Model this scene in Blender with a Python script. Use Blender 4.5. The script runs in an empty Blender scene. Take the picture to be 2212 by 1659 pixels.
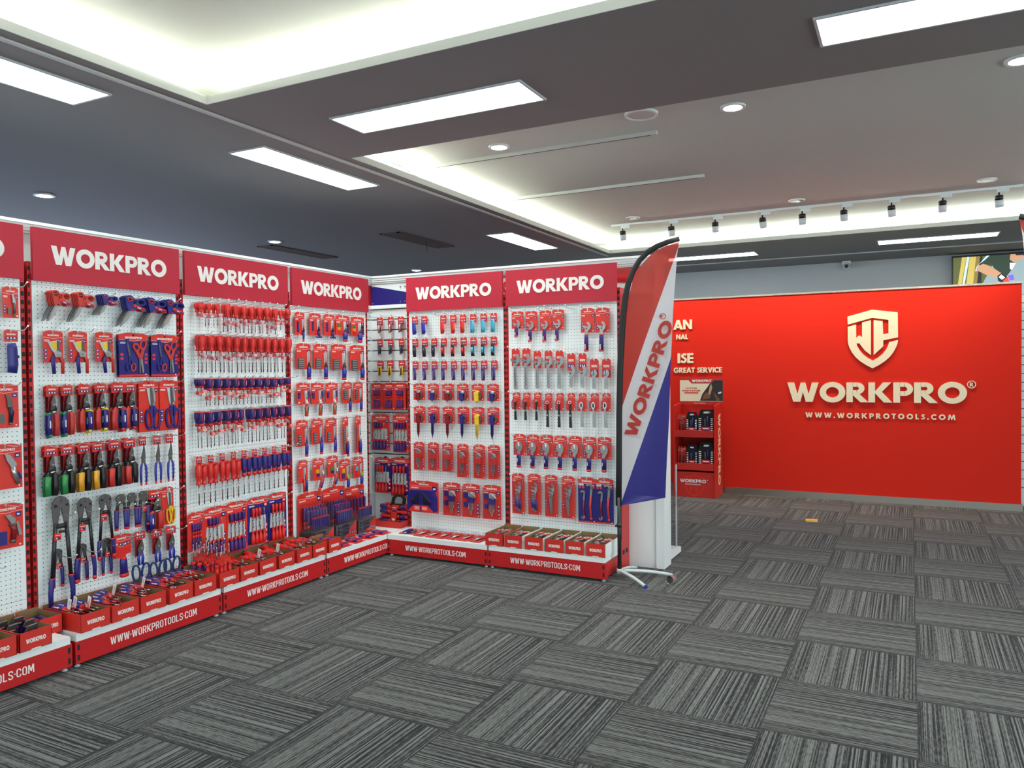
import bpy, math, random
from mathutils import Matrix, Vector, Euler
random.seed(7)
S = bpy.context.scene
COL = S.collection
PI = math.pi

# ------------------------------------------------------------------ camera, world, exposure
cam_d = bpy.data.cameras.new('camera'); cam = bpy.data.objects.new('camera', cam_d); COL.objects.link(cam)
F_PX = 1672.07
cam_d.sensor_width = 36.0; cam_d.lens = 36.0*F_PX/2212.0; cam_d.clip_end = 100
YAW, PITCH, ROLL = 0.47517, -0.01982, -0.01010
fw = Vector((-math.sin(YAW)*math.cos(PITCH), math.cos(YAW)*math.cos(PITCH), math.sin(PITCH)))
r0 = Vector((math.cos(YAW), math.sin(YAW), 0)); u0 = r0.cross(fw)
rt = r0*math.cos(ROLL)+u0*math.sin(ROLL); up = u0*math.cos(ROLL)-r0*math.sin(ROLL)
cam.matrix_world = Matrix(((rt.x, up.x, -fw.x, -0.028), (rt.y, up.y, -fw.y, -3.388), (rt.z, up.z, -fw.z, 1.549), (0, 0, 0, 1)))
S.camera = cam
w = bpy.data.worlds.new('world'); S.world = w; w.use_nodes = True
w.node_tree.nodes['Background'].inputs[0].default_value = (0.55, 0.65, 0.8, 1)
w.node_tree.nodes['Background'].inputs[1].default_value = 0.3
S.view_settings.view_transform = 'Standard'; S.view_settings.look = 'None'
S.view_settings.exposure = 0.1; S.view_settings.gamma = 1.0; S.view_settings.use_curve_mapping = False
PANEL_E, COVE_E, SPOT_W, DOWN_W, CEIL_Z, TRAY_Z = 20.0, 115.0, 46.0, 60.0, 3.119, 3.30

# ------------------------------------------------------------------ materials
MATS = {}
def lin(c):
    return tuple((x/255/12.92 if x/255 <= .04045 else ((x/255+.055)/1.055)**2.4) for x in c)
def mat(name, rgb, rough=.5, metal=0.0, spec=.5, bump=0, emit=0, coat=0):
    m = bpy.data.materials.new(name); m.use_nodes = True; nt = m.node_tree
    b = nt.nodes['Principled BSDF']
    b.inputs['Base Color'].default_value = (*rgb, 1); b.inputs['Roughness'].default_value = rough
    b.inputs['Metallic'].default_value = metal; b.inputs['Specular IOR Level'].default_value = spec
    if coat: b.inputs['Coat Weight'].default_value = coat
    if emit:
        b.inputs['Emission Color'].default_value = (*rgb, 1); b.inputs['Emission Strength'].default_value = emit
    if bump:
        t = nt.nodes.new('ShaderNodeTexNoise'); t.inputs['Scale'].default_value = 180; t.inputs['Detail'].default_value = 3
        bp = nt.nodes.new('ShaderNodeBump'); bp.inputs['Strength'].default_value = bump; bp.inputs['Distance'].default_value = .002
        g = nt.nodes.new('ShaderNodeNewGeometry'); nt.links.new(g.outputs['Position'], t.inputs['Vector'])
        nt.links.new(t.outputs['Fac'], bp.inputs['Height']); nt.links.new(bp.outputs['Normal'], b.inputs['Normal'])
    MATS[name] = m
    return m
mat('sign_red', (.44, .022, .042), .55, spec=.25, bump=.03)
mat('paint_red', (.48, .010, .012), .38)
mat('pack_red', (.66, .032, .020), .35)
mat('box_red', (.56, .020, .012), .5)
mat('wall_red', (.60, .023, .013), .75, spec=.08, bump=.04)
mat('plastic_red', (.62, .018, .014), .38)
mat('dark_red', (.22, .008, .012), .35)
mat('grip_red', (.52, .03, .022), .5)
mat('blue', (.018, .016, .17), .42)
mat('pack_blue', (.014, .014, .16), .35)
mat('bright_blue', (.016, .026, .30), .4)
mat('navy', (.006, .010, .045), .4)
mat('violet', (.045, .020, .16), .4)
mat('cyan', (.055, .36, .52), .4)
mat('white', (.75, .80, .79), .45)
mat('print_white', (.80, .76, .72), .5)
mat('black', (.012, .012, .013), .4)
mat('rubber', (.018, .018, .02), .7)
mat('yellow', (.75, .52, .03), .4)
mat('amber', (.72, .33, .02), .4)
mat('green', (.02, .22, .06), .4)
mat('lime', (.16, .5, .04), .4)
mat('orange', (.45, .09, .03), .5)
mat('steel', (.46, .47, .47), .30, .88)
mat('loop_blue', (.010, .035, .13), .4)
mat('chrome', (.78, .79, .79), .18, .85)
mat('gunmetal', (.13, .125, .12), .45, .6)
mat('shaft_steel', (.40, .41, .42), .25, 1.0)
mat('kraft', (.22, .14, .06), .8)
mat('cream', (.78, .69, .50), .5)
mat('ceiling_paint', (.225, .207, .203), .8)
mat('tray_paint', (.55, .56, .52), .8)
mat('fascia_paint', (.55, .56, .52), .7)
mat('wall_grey', (.52, .53, .53), .7)
mat('slat_white', (.73, .78, .77), .4)
mat('light_grey', (.52, .55, .56), .5)
mat('dark_slot', (.01, .01, .011), .8)
mat('vent_brown', (.10, .07, .06), .6)
mat('tube_grey', (.50, .56, .56), .4)
mat('flag_black', (.008, .008, .009), .7)
mat('brass_yellow', (.85, .48, .08), .5)
mat('steel_brushed', (.46, .44, .38), .32, 1.0)
mat('trim_metal', (.62, .56, .46), .25, 1.0)
mat('tag_white', (.82, .82, .80), .5)
mat('lamp', (.91, 1.0, .975), .5, emit=PANEL_E)
mat('lamp_off', (.04, .035, .03), .3)
mat('cove_led', (.95, 1.0, .86), .5, emit=COVE_E)
mat('down_lamp', (1.0, .98, .92), .5, emit=30)
mat('day_glass', (.62, .75, 1.0), .5, emit=5.5)
mat('fill_glass_front', (.82, .93, 1.0), .5, emit=2.0); mat('fill_glass_side', (.84, .95, 1.0), .5, emit=4.6)  # glow of the two added windows, fill light for the display walls
mat('skin', (.50, .27, .16), .5)
mat('skin_dark', (.16, .07, .035), .5)
def clear_plastic():
    m = bpy.data.materials.new('clear_plastic'); m.use_nodes = True; nt = m.node_tree
    for n in list(nt.nodes): nt.nodes.remove(n)
    o = nt.nodes.new('ShaderNodeOutputMaterial'); t = nt.nodes.new('ShaderNodeBsdfTransparent'); g = nt.nodes.new('ShaderNodeBsdfGlossy')
    g.inputs['Roughness'].default_value = .12; t.inputs['Color'].default_value = (.94, .95, .97, 1)
    mx = nt.nodes.new('ShaderNodeMixShader'); mx.inputs[0].default_value = .03
    nt.links.new(t.outputs[0], mx.inputs[1]); nt.links.new(g.outputs[0], mx.inputs[2])
    nt.links.new(mx.outputs[0], o.inputs[0]); MATS['clear_plastic'] = m
clear_plastic()
def fabric(name, rgb, tr=.18):
    m = bpy.data.materials.new(name); m.use_nodes = True; nt = m.node_tree
    for n in list(nt.nodes): nt.nodes.remove(n)
    o = nt.nodes.new('ShaderNodeOutputMaterial'); d = nt.nodes.new('ShaderNodeBsdfDiffuse'); l = nt.nodes.new('ShaderNodeBsdfTranslucent')
    t = nt.nodes.new('ShaderNodeBsdfTransparent'); gl = nt.nodes.new('ShaderNodeBsdfGlossy'); gl.inputs['Roughness'].default_value = .35
    d.inputs[0].default_value = (*rgb, 1); l.inputs[0].default_value = (*rgb, 1); t.inputs[0].default_value = (*[min(1, .25+.75*c) for c in rgb], 1)
    a = nt.nodes.new('ShaderNodeMixShader'); b = nt.nodes.new('ShaderNodeMixShader'); c = nt.nodes.new('ShaderNodeMixShader')
    a.inputs[0].default_value = .4; b.inputs[0].default_value = tr; c.inputs[0].default_value = .04
    nt.links.new(d.outputs[0], a.inputs[1]); nt.links.new(l.outputs[0], a.inputs[2])
    nt.links.new(a.outputs[0], b.inputs[1]); nt.links.new(t.outputs[0], b.inputs[2])
    nt.links.new(b.outputs[0], c.inputs[1]); nt.links.new(gl.outputs[0], c.inputs[2])
    nt.links.new(c.outputs[0], o.inputs[0]); MATS[name] = m
fabric('flag_red', (.70, .06, .03), .46); fabric('flag_white', (.80, .80, .82), .2); fabric('flag_blue', (.05, .045, .34), .2); fabric('flag_print', (.62, .05, .03), .15)

class NB:
    """tiny node builder"""
    def __init__(s, m): s.nt = m.node_tree
    def math(s, op, a, b=None, c=None):
        n = s.nt.nodes.new('ShaderNodeMath'); n.operation = op
        for i, x in enumerate((a, b, c)):
            if x is None: continue
            if hasattr(x, 'is_linked'): s.nt.links.new(x, n.inputs[i])
            else: n.inputs[i].default_value = x
        return n.outputs[0]
    def mix(s, f, a, b):
        n = s.nt.nodes.new('ShaderNodeMix'); n.data_type = 'RGBA'
        for k, x in ((0, f), (6, a), (7, b)):
            if hasattr(x, 'is_linked'): s.nt.links.new(x, n.inputs[k])
            else: n.inputs[k].default_value = x
        return n.outputs[2]
    def noise(s, x, y, z=0.0, scale=1.0, detail=2.0):
        c = s.nt.nodes.new('ShaderNodeCombineXYZ')
        for i, v in enumerate((x, y, z)):
            if hasattr(v, 'is_linked'): s.nt.links.new(v, c.inputs[i])
            else: c.inputs[i].default_value = v
        n = s.nt.nodes.new('ShaderNodeTexNoise'); n.inputs['Scale'].default_value = scale; n.inputs['Detail'].default_value = detail
        s.nt.links.new(c.outputs[0], n.inputs['Vector']); return n.outputs['Fac']

def pegboard():
    m = mat('pegboard', (.80, .87, .86), .42); nb = NB(m); nt = m.node_tree
    tc = nt.nodes.new('ShaderNodeTexCoord'); sp = nt.nodes.new('ShaderNodeSeparateXYZ'); nt.links.new(tc.outputs['Object'], sp.inputs[0])
    p = .0247
    fx = nb.math('SUBTRACT', nb.math('FRACT', nb.math('DIVIDE', sp.outputs[0], p)), .5)     # columns sit at (k+.5)p
    zz = nb.math('SUBTRACT', sp.outputs[2], 2.046-.5*.0244)
    fz = nb.math('SUBTRACT', nb.math('FRACT', nb.math('DIVIDE', zz, .0244)), .5)
    d = nb.math('SQRT', nb.math('ADD', nb.math('POWER', fx, 2), nb.math('POWER', fz, 2)))
    hole = nb.math('LESS_THAN', d, .108)
    inx = nb.math('LESS_THAN', nb.math('ABSOLUTE', sp.outputs[0]), .446)
    hole = nb.math('MULTIPLY', hole, inx)
    # horizontal panel joints
    seam = nb.math('LESS_THAN', nb.math('ABSOLUTE', nb.math('SUBTRACT', nb.math('FRACT', nb.math('DIVIDE', nb.math('SUBTRACT', sp.outputs[2], .166), .3395)), .5)), .0042)
    c = nb.mix(hole, (.80, .87, .86, 1), (.03, .03, .03, 1))
    c = nb.mix(nb.math('MULTIPLY', seam, .55), c, (.15, .16, .16, 1))
    nt.links.new(c, nt.nodes['Principled BSDF'].inputs['Base Color'])
pegboard()

def carpet():
    m = mat('carpet', (.1, .1, .1), .95, spec=.1); nb = NB(m); nt = m.node_tree
    g = nt.nodes.new('ShaderNodeNewGeometry'); sp = nt.nodes.new('ShaderNodeSeparateXYZ'); nt.links.new(g.outputs['Position'], sp.inputs[0])
    px = nb.math('DIVIDE', sp.outputs[0], .6); py = nb.math('DIVIDE', sp.outputs[1], .6)
    cx = nb.math('FLOOR', px); cy = nb.math('FLOOR', py); fx = nb.math('FRACT', px); fy = nb.math('FRACT', py)
    par = nb.math('FLOORED_MODULO', nb.math('ADD', cx, cy), 2.0)            # 0: stripes run away from the viewer
    def sel(a, b): return nb.math('ADD', nb.math('MULTIPLY', a, nb.math('SUBTRACT', 1.0, par)), nb.math('MULTIPLY', b, par))
    u = sel(fx, fy); v = sel(fy, fx)
    seed = nb.math('ADD', nb.math('MULTIPLY', cx, 3.7), nb.math('MULTIPLY', cy, 5.3))
    rp = nt.nodes.new('ShaderNodeValToRGB'); nt.links.new(u, rp.inputs[0]); cr = rp.color_ramp
    stops = [(0, .30), (.06, .42), (.12, .45), (.17, .62), (.27, .68), (.285, .30), (.30, .62), (.38, .55), (.40, .33), (.445, .36), (.46, .56), (.55, .60),
             (.60, .52), (.66, .60), (.70, .45), (.775, .55), (.782, .02), (.80, .02), (.808, .5), (.86, .46), (.93, .42), (1, .34)]
    cr.elements[0].position, cr.elements[0].color = 0, (.3, .3, .3, 1)
    cr.elements[1].position, cr.elements[1].color = 1, (.34,)*3+(1,)
    for a, b in stops[1:-1]:
        e = cr.elements.new(a); e.color = (b, b, b, 1)
    rc = nt.nodes.new('ShaderNodeValToRGB'); nt.links.new(u, rc.inputs[0]); cr = rc.color_ramp
    cr.elements[0].color = (.55,)*3+(1,); cr.elements[1].color = (.5,)*3+(1,)
    for a, b in [(.15, .6), (.2, .45), (.3, .5), (.44, .5), (.5, .7), (.58, .8), (.62, 1), (.72, 1), (.79, .25), (.82, .8), (.9, .7)]:
        e = cr.elements.new(a); e.color = (b, b, b, 1)
    stripe = nb.noise(nb.math('MULTIPLY', u, 84), nb.math('MULTIPLY', v, .35), 3.1, 1, 1)
    dash = nb.noise(nb.math('MULTIPLY', u, 88), nb.math('ADD', nb.math('MULTIPLY', v, 15), seed), 0, 1, 2)
    pile = nb.noise(nb.math('MULTIPLY', sp.outputs[0], 420), nb.math('MULTIPLY', sp.outputs[1], 420), 0, 1, 1)
    val = nb.math('ADD', rp.outputs[0], nb.math('MULTIPLY', nb.math('MULTIPLY', nb.math('SUBTRACT', stripe, .5), 5.2), rc.outputs[0]))
    val = nb.math('ADD', val, nb.math('MULTIPLY', nb.math('SUBTRACT', dash, .5), 1.25))
    val = nb.math('ADD', val, nb.math('MULTIPLY', nb.math('SUBTRACT', pile, .5), .5))
    edge = nb.math('MAXIMUM', nb.math('ABSOLUTE', nb.math('SUBTRACT', fx, .5)), nb.math('ABSOLUTE', nb.math('SUBTRACT', fy, .5)))
    seam = nb.math('GREATER_THAN', edge, .4965)
    val = nb.math('ADD', nb.math('MULTIPLY', nb.math('SUBTRACT', val, .5), 1.2), .47)
    cl = nt.nodes.new('ShaderNodeClamp'); nt.links.new(val, cl.inputs[0])
    c = nb.mix(cl.outputs[0], (.009, .0095, .011, 1), (.150, .154, .150, 1))
    c = nb.mix(nb.math('MULTIPLY', seam, .5), c, (.02, .02, .02, 1))
    bs = nt.nodes['Principled BSDF']; nt.links.new(c, bs.inputs['Base Color']); bs.inputs['Sheen Weight'].default_value = .10; bs.inputs['Sheen Roughness'].default_value = .45
carpet()

# ------------------------------------------------------------------ mesh builder
class MB:
    def __init__(s): s.v = []; s.f = []; s.m = []; s.sm = []; s.ml = []; s.M = Matrix.Identity(4)
    def mi(s, name):
        if name not in s.ml: s.ml.append(name)
        return s.ml.index(name)
    def add(s, vs, fs, m, smooth=False):
        o = len(s.v); k = s.mi(m)
        flip = s.M.determinant() < 0
        for p in vs: s.v.append(tuple(s.M @ Vector(p)))
        for f in fs:
            f = [o+i for i in f]
            s.f.append(f[::-1] if flip else f); s.m.append(k); s.sm.append(smooth)
        return s
    def box(s, x0, x1, y0, y1, z0, z1, m):
        v = [(x, y, z) for x in (x0, x1) for y in (y0, y1) for z in (z0, z1)]
        return s.add(v, [(0, 1, 3, 2), (4, 6, 7, 5), (0, 4, 5, 1), (2, 3, 7, 6), (0, 2, 6, 4), (1, 5, 7, 3)], m)
    def cbox(s, c, d, m): return s.box(c[0]-d[0]/2, c[0]+d[0]/2, c[1]-d[1]/2, c[1]+d[1]/2, c[2]-d[2]/2, c[2]+d[2]/2, m)
    def prism(s, poly, y0, y1, m):
        """polygon in XZ, extruded from front y0 to back y1"""
        a = sum(poly[i][0]*poly[(i+1) % len(poly)][1]-poly[(i+1) % len(poly)][0]*poly[i][1] for i in range(len(poly)))
        if a < 0: poly = poly[::-1]
        n = len(poly); v = [(x, y0, z) for x, z in poly]+[(x, y1, z) for x, z in poly]
        fs = [tuple(range(n)), tuple(range(2*n-1, n-1, -1))]+[(i, n+i, n+(i+1) % n, (i+1) % n) for i in range(n)]
        return s.add(v, fs, m)
    def strip(s, path, wd, y0, y1, m, closed=False):
        """mitred flat band along a path in XZ"""
        n = len(path); L = []; R = []
        for i in range(n):
            p = Vector(path[i]); a = Vector(path[i-1]) if (i > 0 or closed) else None; b = Vector(path[(i+1) % n]) if (i < n-1 or closed) else None
            d1 = (p-a).normalized() if a is not None else None; d2 = (b-p).normalized() if b is not None else None
            if d1 is None: d1 = d2
            if d2 is None: d2 = d1
            t = (d1+d2); t = t.normalized() if t.length > 1e-6 else d1
            nrm = Vector((-t.y, t.x)); cs = max(.35, nrm.dot(Vector((-d1.y, d1.x))))
            ww = wd[i] if isinstance(wd, (list, tuple)) else wd
            L.append(p+nrm*ww/2/cs); R.append(p-nrm*ww/2/cs)
        v = [(q.x, y, q.y) for y in (y0, y1) for q in L+R]; fs = []
        N = 2*n
        for i in range(n if closed else n-1):
            j = (i+1) % n
            fs += [(i, n+i, n+j, j), (N+j, N+n+j, N+n+i, N+i), (i, j, N+j, N+i), (n+j, n+i, N+n+i, N+n+j)]
        if not closed: fs += [(0, N, N+n, n), (n-1, n+n-1, N+n+n-1, N+n-1)]
        return s.add(v, fs, m)
    def tube(s, path, rad, m, n=8, flat=1.0, cap=True):
        """round (or flattened in y) tube along a 3-D path; rad may vary"""
        pts = [Vector(p) for p in path]; vs = []; fs = []
        ref = Vector((0, -1, 0))
        for i, p in enumerate(pts):
            t = (pts[min(i+1, len(pts)-1)]-pts[max(i-1, 0)]).normalized()
            r = ref if abs(t.dot(ref)) < .9 else Vector((1, 0, 0))
            a = t.cross(r).normalized(); b = a.cross(t).normalized()
            rr = rad[i] if isinstance(rad, (list, tuple)) else rad
            for k in range(n):
                an = 2*PI*k/n; vs.append(p+a*math.cos(an)*rr+b*math.sin(an)*rr*flat)
        for i in range(len(pts)-1):
            for k in range(n): fs.append((i*n+k, i*n+(k+1) % n, (i+1)*n+(k+1) % n, (i+1)*n+k))
        s.add(vs, fs, m, True)
        if cap:
            L = len(pts)-1; o = len(s.v)-len(vs); k = s.mi(m)
            s.f.append([o+i for i in range(n-1, -1, -1)]); s.m.append(k); s.sm.append(False)
            s.f.append([o+L*n+i for i in range(n)]); s.m.append(k); s.sm.append(False)
        return s
    def lathe(s, prof, m, n=10, c=(0, 0)):
        """profile of (radius, z) about a vertical axis"""
        return s.tube([(c[0], c[1], z) for r, z in prof], [max(r, 1e-4) for r, z in prof], m, n)
    def disc(s, cx, cz, r, y0, y1, m, n=14):
        return s.prism([(cx+r*math.cos(2*PI*i/n), cz+r*math.sin(2*PI*i/n)) for i in range(n)], y0, y1, m)
    def ring(s, cx, cz, ro, ri, y0, y1, m, a0=0, a1=360, n=20, sx=1.0):
        k = n if a1-a0 < 360 else n
        pth = [(cx+sx*(ro+ri)/2*math.cos(math.radians(a0+(a1-a0)*i/n)), cz+(ro+ri)/2*math.sin(math.radians(a0+(a1-a0)*i/n))) for i in range(n+(0 if a1-a0 >= 360 else 1))]
        return s.strip(pth, ro-ri, y0, y1, m, closed=(a1-a0 >= 360))
    def mesh(s, name):
        me = bpy.data.meshes.new(name); me.from_pydata(s.v, [], s.f)
        for k in s.ml: me.materials.append(MATS[k])
        me.polygons.foreach_set('material_index', s.m); me.polygons.foreach_set('use_smooth', s.sm); me.update()
        return me

def obj(name, mb, parent=None, loc=(0, 0, 0), rotz=0.0, label=None):
    o = bpy.data.objects.new(name, mb if isinstance(mb, bpy.types.Mesh) else mb.mesh(name)); COL.objects.link(o)
    o.location = loc; o.rotation_euler = (0, 0, rotz)
    if parent is not None: o.parent = parent
    if label: o['label'] = label
    return o
def tag(o, label=None, cat=None, group=None, kind=None):
    if label: o['label'] = label
    if cat: o['category'] = cat
    if group: o['group'] = group
    if kind: o['kind'] = kind
    return o
def empty(name, loc=(0, 0, 0), rotz=0.0):
    o = bpy.data.objects.new(name, None); COL.objects.link(o); o.location = loc; o.rotation_euler = (0, 0, rotz); o.empty_display_size = .05
    return o
def struct(name, mb, loc=(0, 0, 0), rotz=0.0): return tag(obj(name, mb, None, loc, rotz), kind='structure')

# ------------------------------------------------------------------ lettering (own glyph outlines, cap height 1)
def g_wide(ch, mb, M0, y0, y1, m, n=14):
    """heavy geometric capitals"""
    base = mb.M; mb.M = base @ M0; P = lambda *p: mb.prism(list(p), y0, y1, m); wd = .8
    if ch == 'W': P((0, 1), (.29, 1), (.43, .40), (.57, 1), (.76, 1), (.90, .40), (1.04, 1), (1.32, 1), (1.07, 0), (.78, 0), (.665, .50), (.55, 0), (.25, 0)); wd = 1.32
    elif ch == 'O': mb.ring(.53, .5, .525, .265, y0, y1, m, n=n+8); wd = 1.06
    elif ch in 'RP':
        P((0, 0), (.26, 0), (.26, 1), (0, 1)); P((.25, .78), (.43, .78), (.43, 1), (.25, 1)); 
        zb = .40 if ch == 'R' else .34
        P((.25, zb), (.43, zb), (.43, zb+.22), (.25, zb+.22)); c = (1+zb)/2; ro = (1-zb)/2
        mb.ring(.42, c, ro, ro-.22, y0, y1, m, -90, 90, n); wd = .42+ro
        if ch == 'R': P((.26, .40), (.54, .40), (.88, 0), (.56, 0), (.26, .36)); wd = .84
    elif ch == 'K': P((0, 0), (.26, 0), (.26, 1), (0, 1)); P((.26, .56), (.57, 1), (.89, 1), (.53, .53), (.93, 0), (.60, 0), (.26, .46)); wd = .93
    elif ch == 'T': P((0, 1), (.68, 1), (.68, .78), (0, .78)); P((.21, 0), (.47, 0), (.47, .78), (.21, .78)); wd = .68
    elif ch == 'L': P((0, 0), (.56, 0), (.56, .22), (.26, .22), (.26, 1), (0, 1)); wd = .56
    elif ch == 'E': P((0, 0), (.26, 0), (.26, 1), (0, 1)); [P((.26, z), (.6, z), (.6, z+.21), (.26, z+.21)) for z in (0, .395, .79)]; wd = .6
    elif ch == 'I': P((0, 0), (.26, 0), (.26, 1), (0, 1)); wd = .26
    elif ch == 'A': P((0, 0), (.28, 0), (.48, .62), (.68, 0), (.96, 0), (.62, 1), (.34, 1)); P((.3, .16), (.66, .16), (.60, .36), (.36, .36)); wd = .96
    elif ch == 'N': P((0, 0), (.25, 0), (.25, .6), (.66, 0), (.91, 0), (.91, 1), (.66, 1), (.66, .4), (.25, 1), (0, 1)); wd = .91
    elif ch == 'M': P((0, 0), (.26, 0), (.33, .58), (.54, 0), (.66, 0), (.87, .58), (.94, 0), (1.2, 0), (1.05, 1), (.80, 1), (.60, .44), (.40, 1), (.15, 1)); wd = 1.2
    elif ch == 'V': P((0, 1), (.29, 1), (.46, .42), (.63, 1), (.92, 1), (.58, 0), (.34, 0)); wd = .92
    elif ch == 'C': mb.ring(.53, .5, .525, .275, y0, y1, m, 42, 318, n); wd = .88
    elif ch == 'G': mb.ring(.53, .5, .525, .275, y0, y1, m, 42, 352, n); P((.55, .38), (1.05, .38), (1.05, .56), (.55, .56)); wd = 1.05
    elif ch == 'S': mb.strip([(.56, .80), (.46, .89), (.30, .89), (.18, .80), (.17, .68), (.27, .58), (.42, .49), (.50, .38), (.49, .22), (.37, .11), (.20, .11), (.05, .22)], .21, y0, y1, m); wd = .62
    elif ch == '.': P((0, 0), (.24, 0), (.24, .24), (0, .24)); wd = .24
    elif ch == ' ': wd = .34
    mb.M = base
    return wd
def g_slim(ch, mb, M0, y0, y1, m, n=0):
    """narrow squared capitals"""
    base = mb.M; mb.M = base @ M0; T = .110; St = lambda p, c=False: mb.strip(p, T, y0, y1, m, c); wd = .44
    a, b, lo, hi = .065, .375, .065, .935
    rr = [(a, .2), (a, .8), (.14, hi), (.30, hi), (b, .8), (b, .2), (.30, lo), (.14, lo)]
    if ch == 'W': mb.prism([(0, 1), (.13, 1), (.20, .30), (.275, .95), (.385, .95), (.46, .30), (.53, 1), (.66, 1), (.535, 0), (.405, 0), (.33, .62), (.255, 0), (.125, 0)], y0, y1, m); wd = .66
    elif ch == 'O': St(rr, True)
    elif ch == 'R': St([(a, 0), (a, hi), (.29, hi), (b, .82), (b, .58), (.29, .48), (a, .48)]); St([(.24, .45), (.39, 0)])
    elif ch == 'P': St([(a, 0), (a, hi), (.29, hi), (b, .82), (b, .56), (.29, .45), (a, .45)]); wd = .43
    elif ch == 'K': St([(a, 0), (a, 1)]); mb.prism([(.13, .52), (.30, 1), (.45, 1), (.27, .52), (.46, 0), (.31, 0), (.13, .42)], y0, y1, m); wd = .46
    elif ch == 'T': St([(0, hi), (.40, hi)]); St([(.20, 0), (.20, .88)]); wd = .40
    elif ch == 'L': St([(a, 1), (a, lo), (.37, lo)]); wd = .38
    elif ch == 'S': St([(b, .72), (b, .84), (.30, hi), (.14, hi), (a, .82), (a, .68), (.13, .57), (.31, .43), (b, .32), (b, .18), (.30, lo), (.14, lo), (a, .16), (a, .28)])
    elif ch == 'C': St([(b, .68), (b, .80), (.30, hi), (.14, hi), (a, .8), (a, .2), (.14, lo), (.30, lo), (b, .2), (b, .32)])
    elif ch == 'M': mb.prism([(0, 0), (.12, 0), (.13, .62), (.245, .2), (.315, .2), (.43, .62), (.44, 0), (.56, 0), (.54, 1), (.41, 1), (.28, .5), (.15, 1), (.02, 1)], y0, y1, m); wd = .56
    elif ch == '.': mb.prism([(0, .42), (.12, .42), (.12, .56), (0, .56)], y0, y1, m); wd = .12
    mb.M = base
    return wd
def text(mb, s, x, z, h, y0, y1, m, font=g_wide, gap=.035, width=None, align='c', n=14, rot=0.0):
    """writes s with its baseline at z; width (if given) fixes the whole length"""
    tmp = MB(); tot = sum(font(c, tmp, Matrix.Identity(4), 0, .1, m)+gap for c in s)-gap
    sx = (width/tot) if width else h
    off = {'c': -tot*sx/2, 'l': 0, 'r': -tot*sx}[align]; cx = 0
    R = Matrix.Translation((x, 0, z)) @ Matrix.Rotation(-rot, 4, 'Y')
    for c in s:
        cx += font(c, mb, R @ Matrix.Translation((off+cx*sx, 0, 0)) @ Matrix.Diagonal((sx, 1, h, 1)), y0, y1, m, n)+gap
    return mb
def reg_mark(mb, x, z, r, y0, y1, m):
    mb.ring(x, z, r, r*.80, y0, y1, m, n=18); text(mb, 'R', x, z-r*.5, r, y0, y1, m, n=8)
def small_text(name, s, size, m, parent, loc, rot, bold=.0, sx=1.0, label=None):
    c = bpy.data.curves.new(name, 'FONT'); c.body = s; c.size = size; c.offset = bold; c.extrude = .0004; c.align_x = 'CENTER'; c.resolution_u = 2
    t = bpy.data.objects.new(name, c); COL.objects.link(t); bpy.context.view_layer.update()
    me = bpy.data.meshes.new_from_object(t.evaluated_get(bpy.context.evaluated_depsgraph_get())); bpy.data.objects.remove(t)
    me.materials.clear(); me.materials.append(MATS[m])
    o = obj(name, me, parent, loc); o.rotation_euler = rot; o.scale = (sx, 1, 1)
    if label: o['label'] = label
    return o
# ------------------------------------------------------------------ room shell
XW, YW, XP, YP, XB, YB = -4.46, 2.39, -4.261, 2.197, -3.913, 1.862       # partition faces, pegboard faces, plinth fronts
m = MB(); m.box(-12.4, 6.2, -8.2, 9.7, -.1, 0, 'carpet'); struct('floor', m)
def soffit(name, x0, x1, y0, y1):
    m = MB(); m.box(x0, x1, y0, y1, CEIL_Z, CEIL_Z+.048, 'ceiling_paint'); return struct(name, m)
XR1 = 1.4
XL, Y1, Y2, Y5 = -3.71, -.122, 1.2, 6.73
soffit('ceiling', -12.4, -3.845, -8.2, 9.6)
soffit('ceiling_lip', -3.785, XL, -8.2, 9.6)
soffit('ceiling_band', XL, 6.2, Y1, Y2)
soffit('ceiling_back', XL, 6.2, Y5, 9.6)
soffit('ceiling_front', XL, 6.2, -8.2, -6.6)
soffit('ceiling_right', XR1, 6.2, -6.6, Y1)
soffit('ceiling_side', 4.2, 6.2, Y2, Y5)
def fascia(name, m): struct(name, m)
m = MB()
for x0, x1, y0, y1 in ((XL, XL+.004, -6.6, Y1), (XL, XR1, Y1-.004, Y1), (XR1-.004, XR1, -6.6, Y1), (XL, XR1, -6.6, -6.596)): m.box(x0, x1, y0, y1, CEIL_Z+.001, CEIL_Z+.05, 'fascia_paint')
struct('trim_1', m)
m = MB()
for x0, x1, y0, y1 in ((XL, XL+.004, Y2, Y5), (XL, 4.2, Y5-.004, Y5), (4.196, 4.2, Y2, Y5), (XL, 4.2, Y2, Y2+.004)): m.box(x0, x1, y0, y1, CEIL_Z+.001, CEIL_Z+.05, 'fascia_paint')
struct('trim_2', m)
def tray(name, x0, x1, y0, y1, t=.30):
    m = MB(); a, b, c, d = x0-t, x1+t, y0-t, y1+t
    m.box(a, b, c, d, TRAY_Z, TRAY_Z+.04, 'tray_paint')
    for q in ((a-.03, a, c, d), (b, b+.03, c, d), (a, b, c-.03, c), (a, b, d, d+.03)): m.box(*q, CEIL_Z+.048, TRAY_Z+.04, 'tray_paint')
    struct(name, m)
tray('ceiling_tray', XL, XR1, -6.6, Y1); tray('ceiling_tray_back', XL, 4.2, Y2, Y5)
def led(name, x0, x1, y0, y1, label):
    m = MB(); m.box(x0, x1, y0, y1, CEIL_Z+.05, CEIL_Z+.062, 'cove_led'); tag(obj(name, m), label, 'light strip', 'hidden cove light strips')
Z = .13
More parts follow.
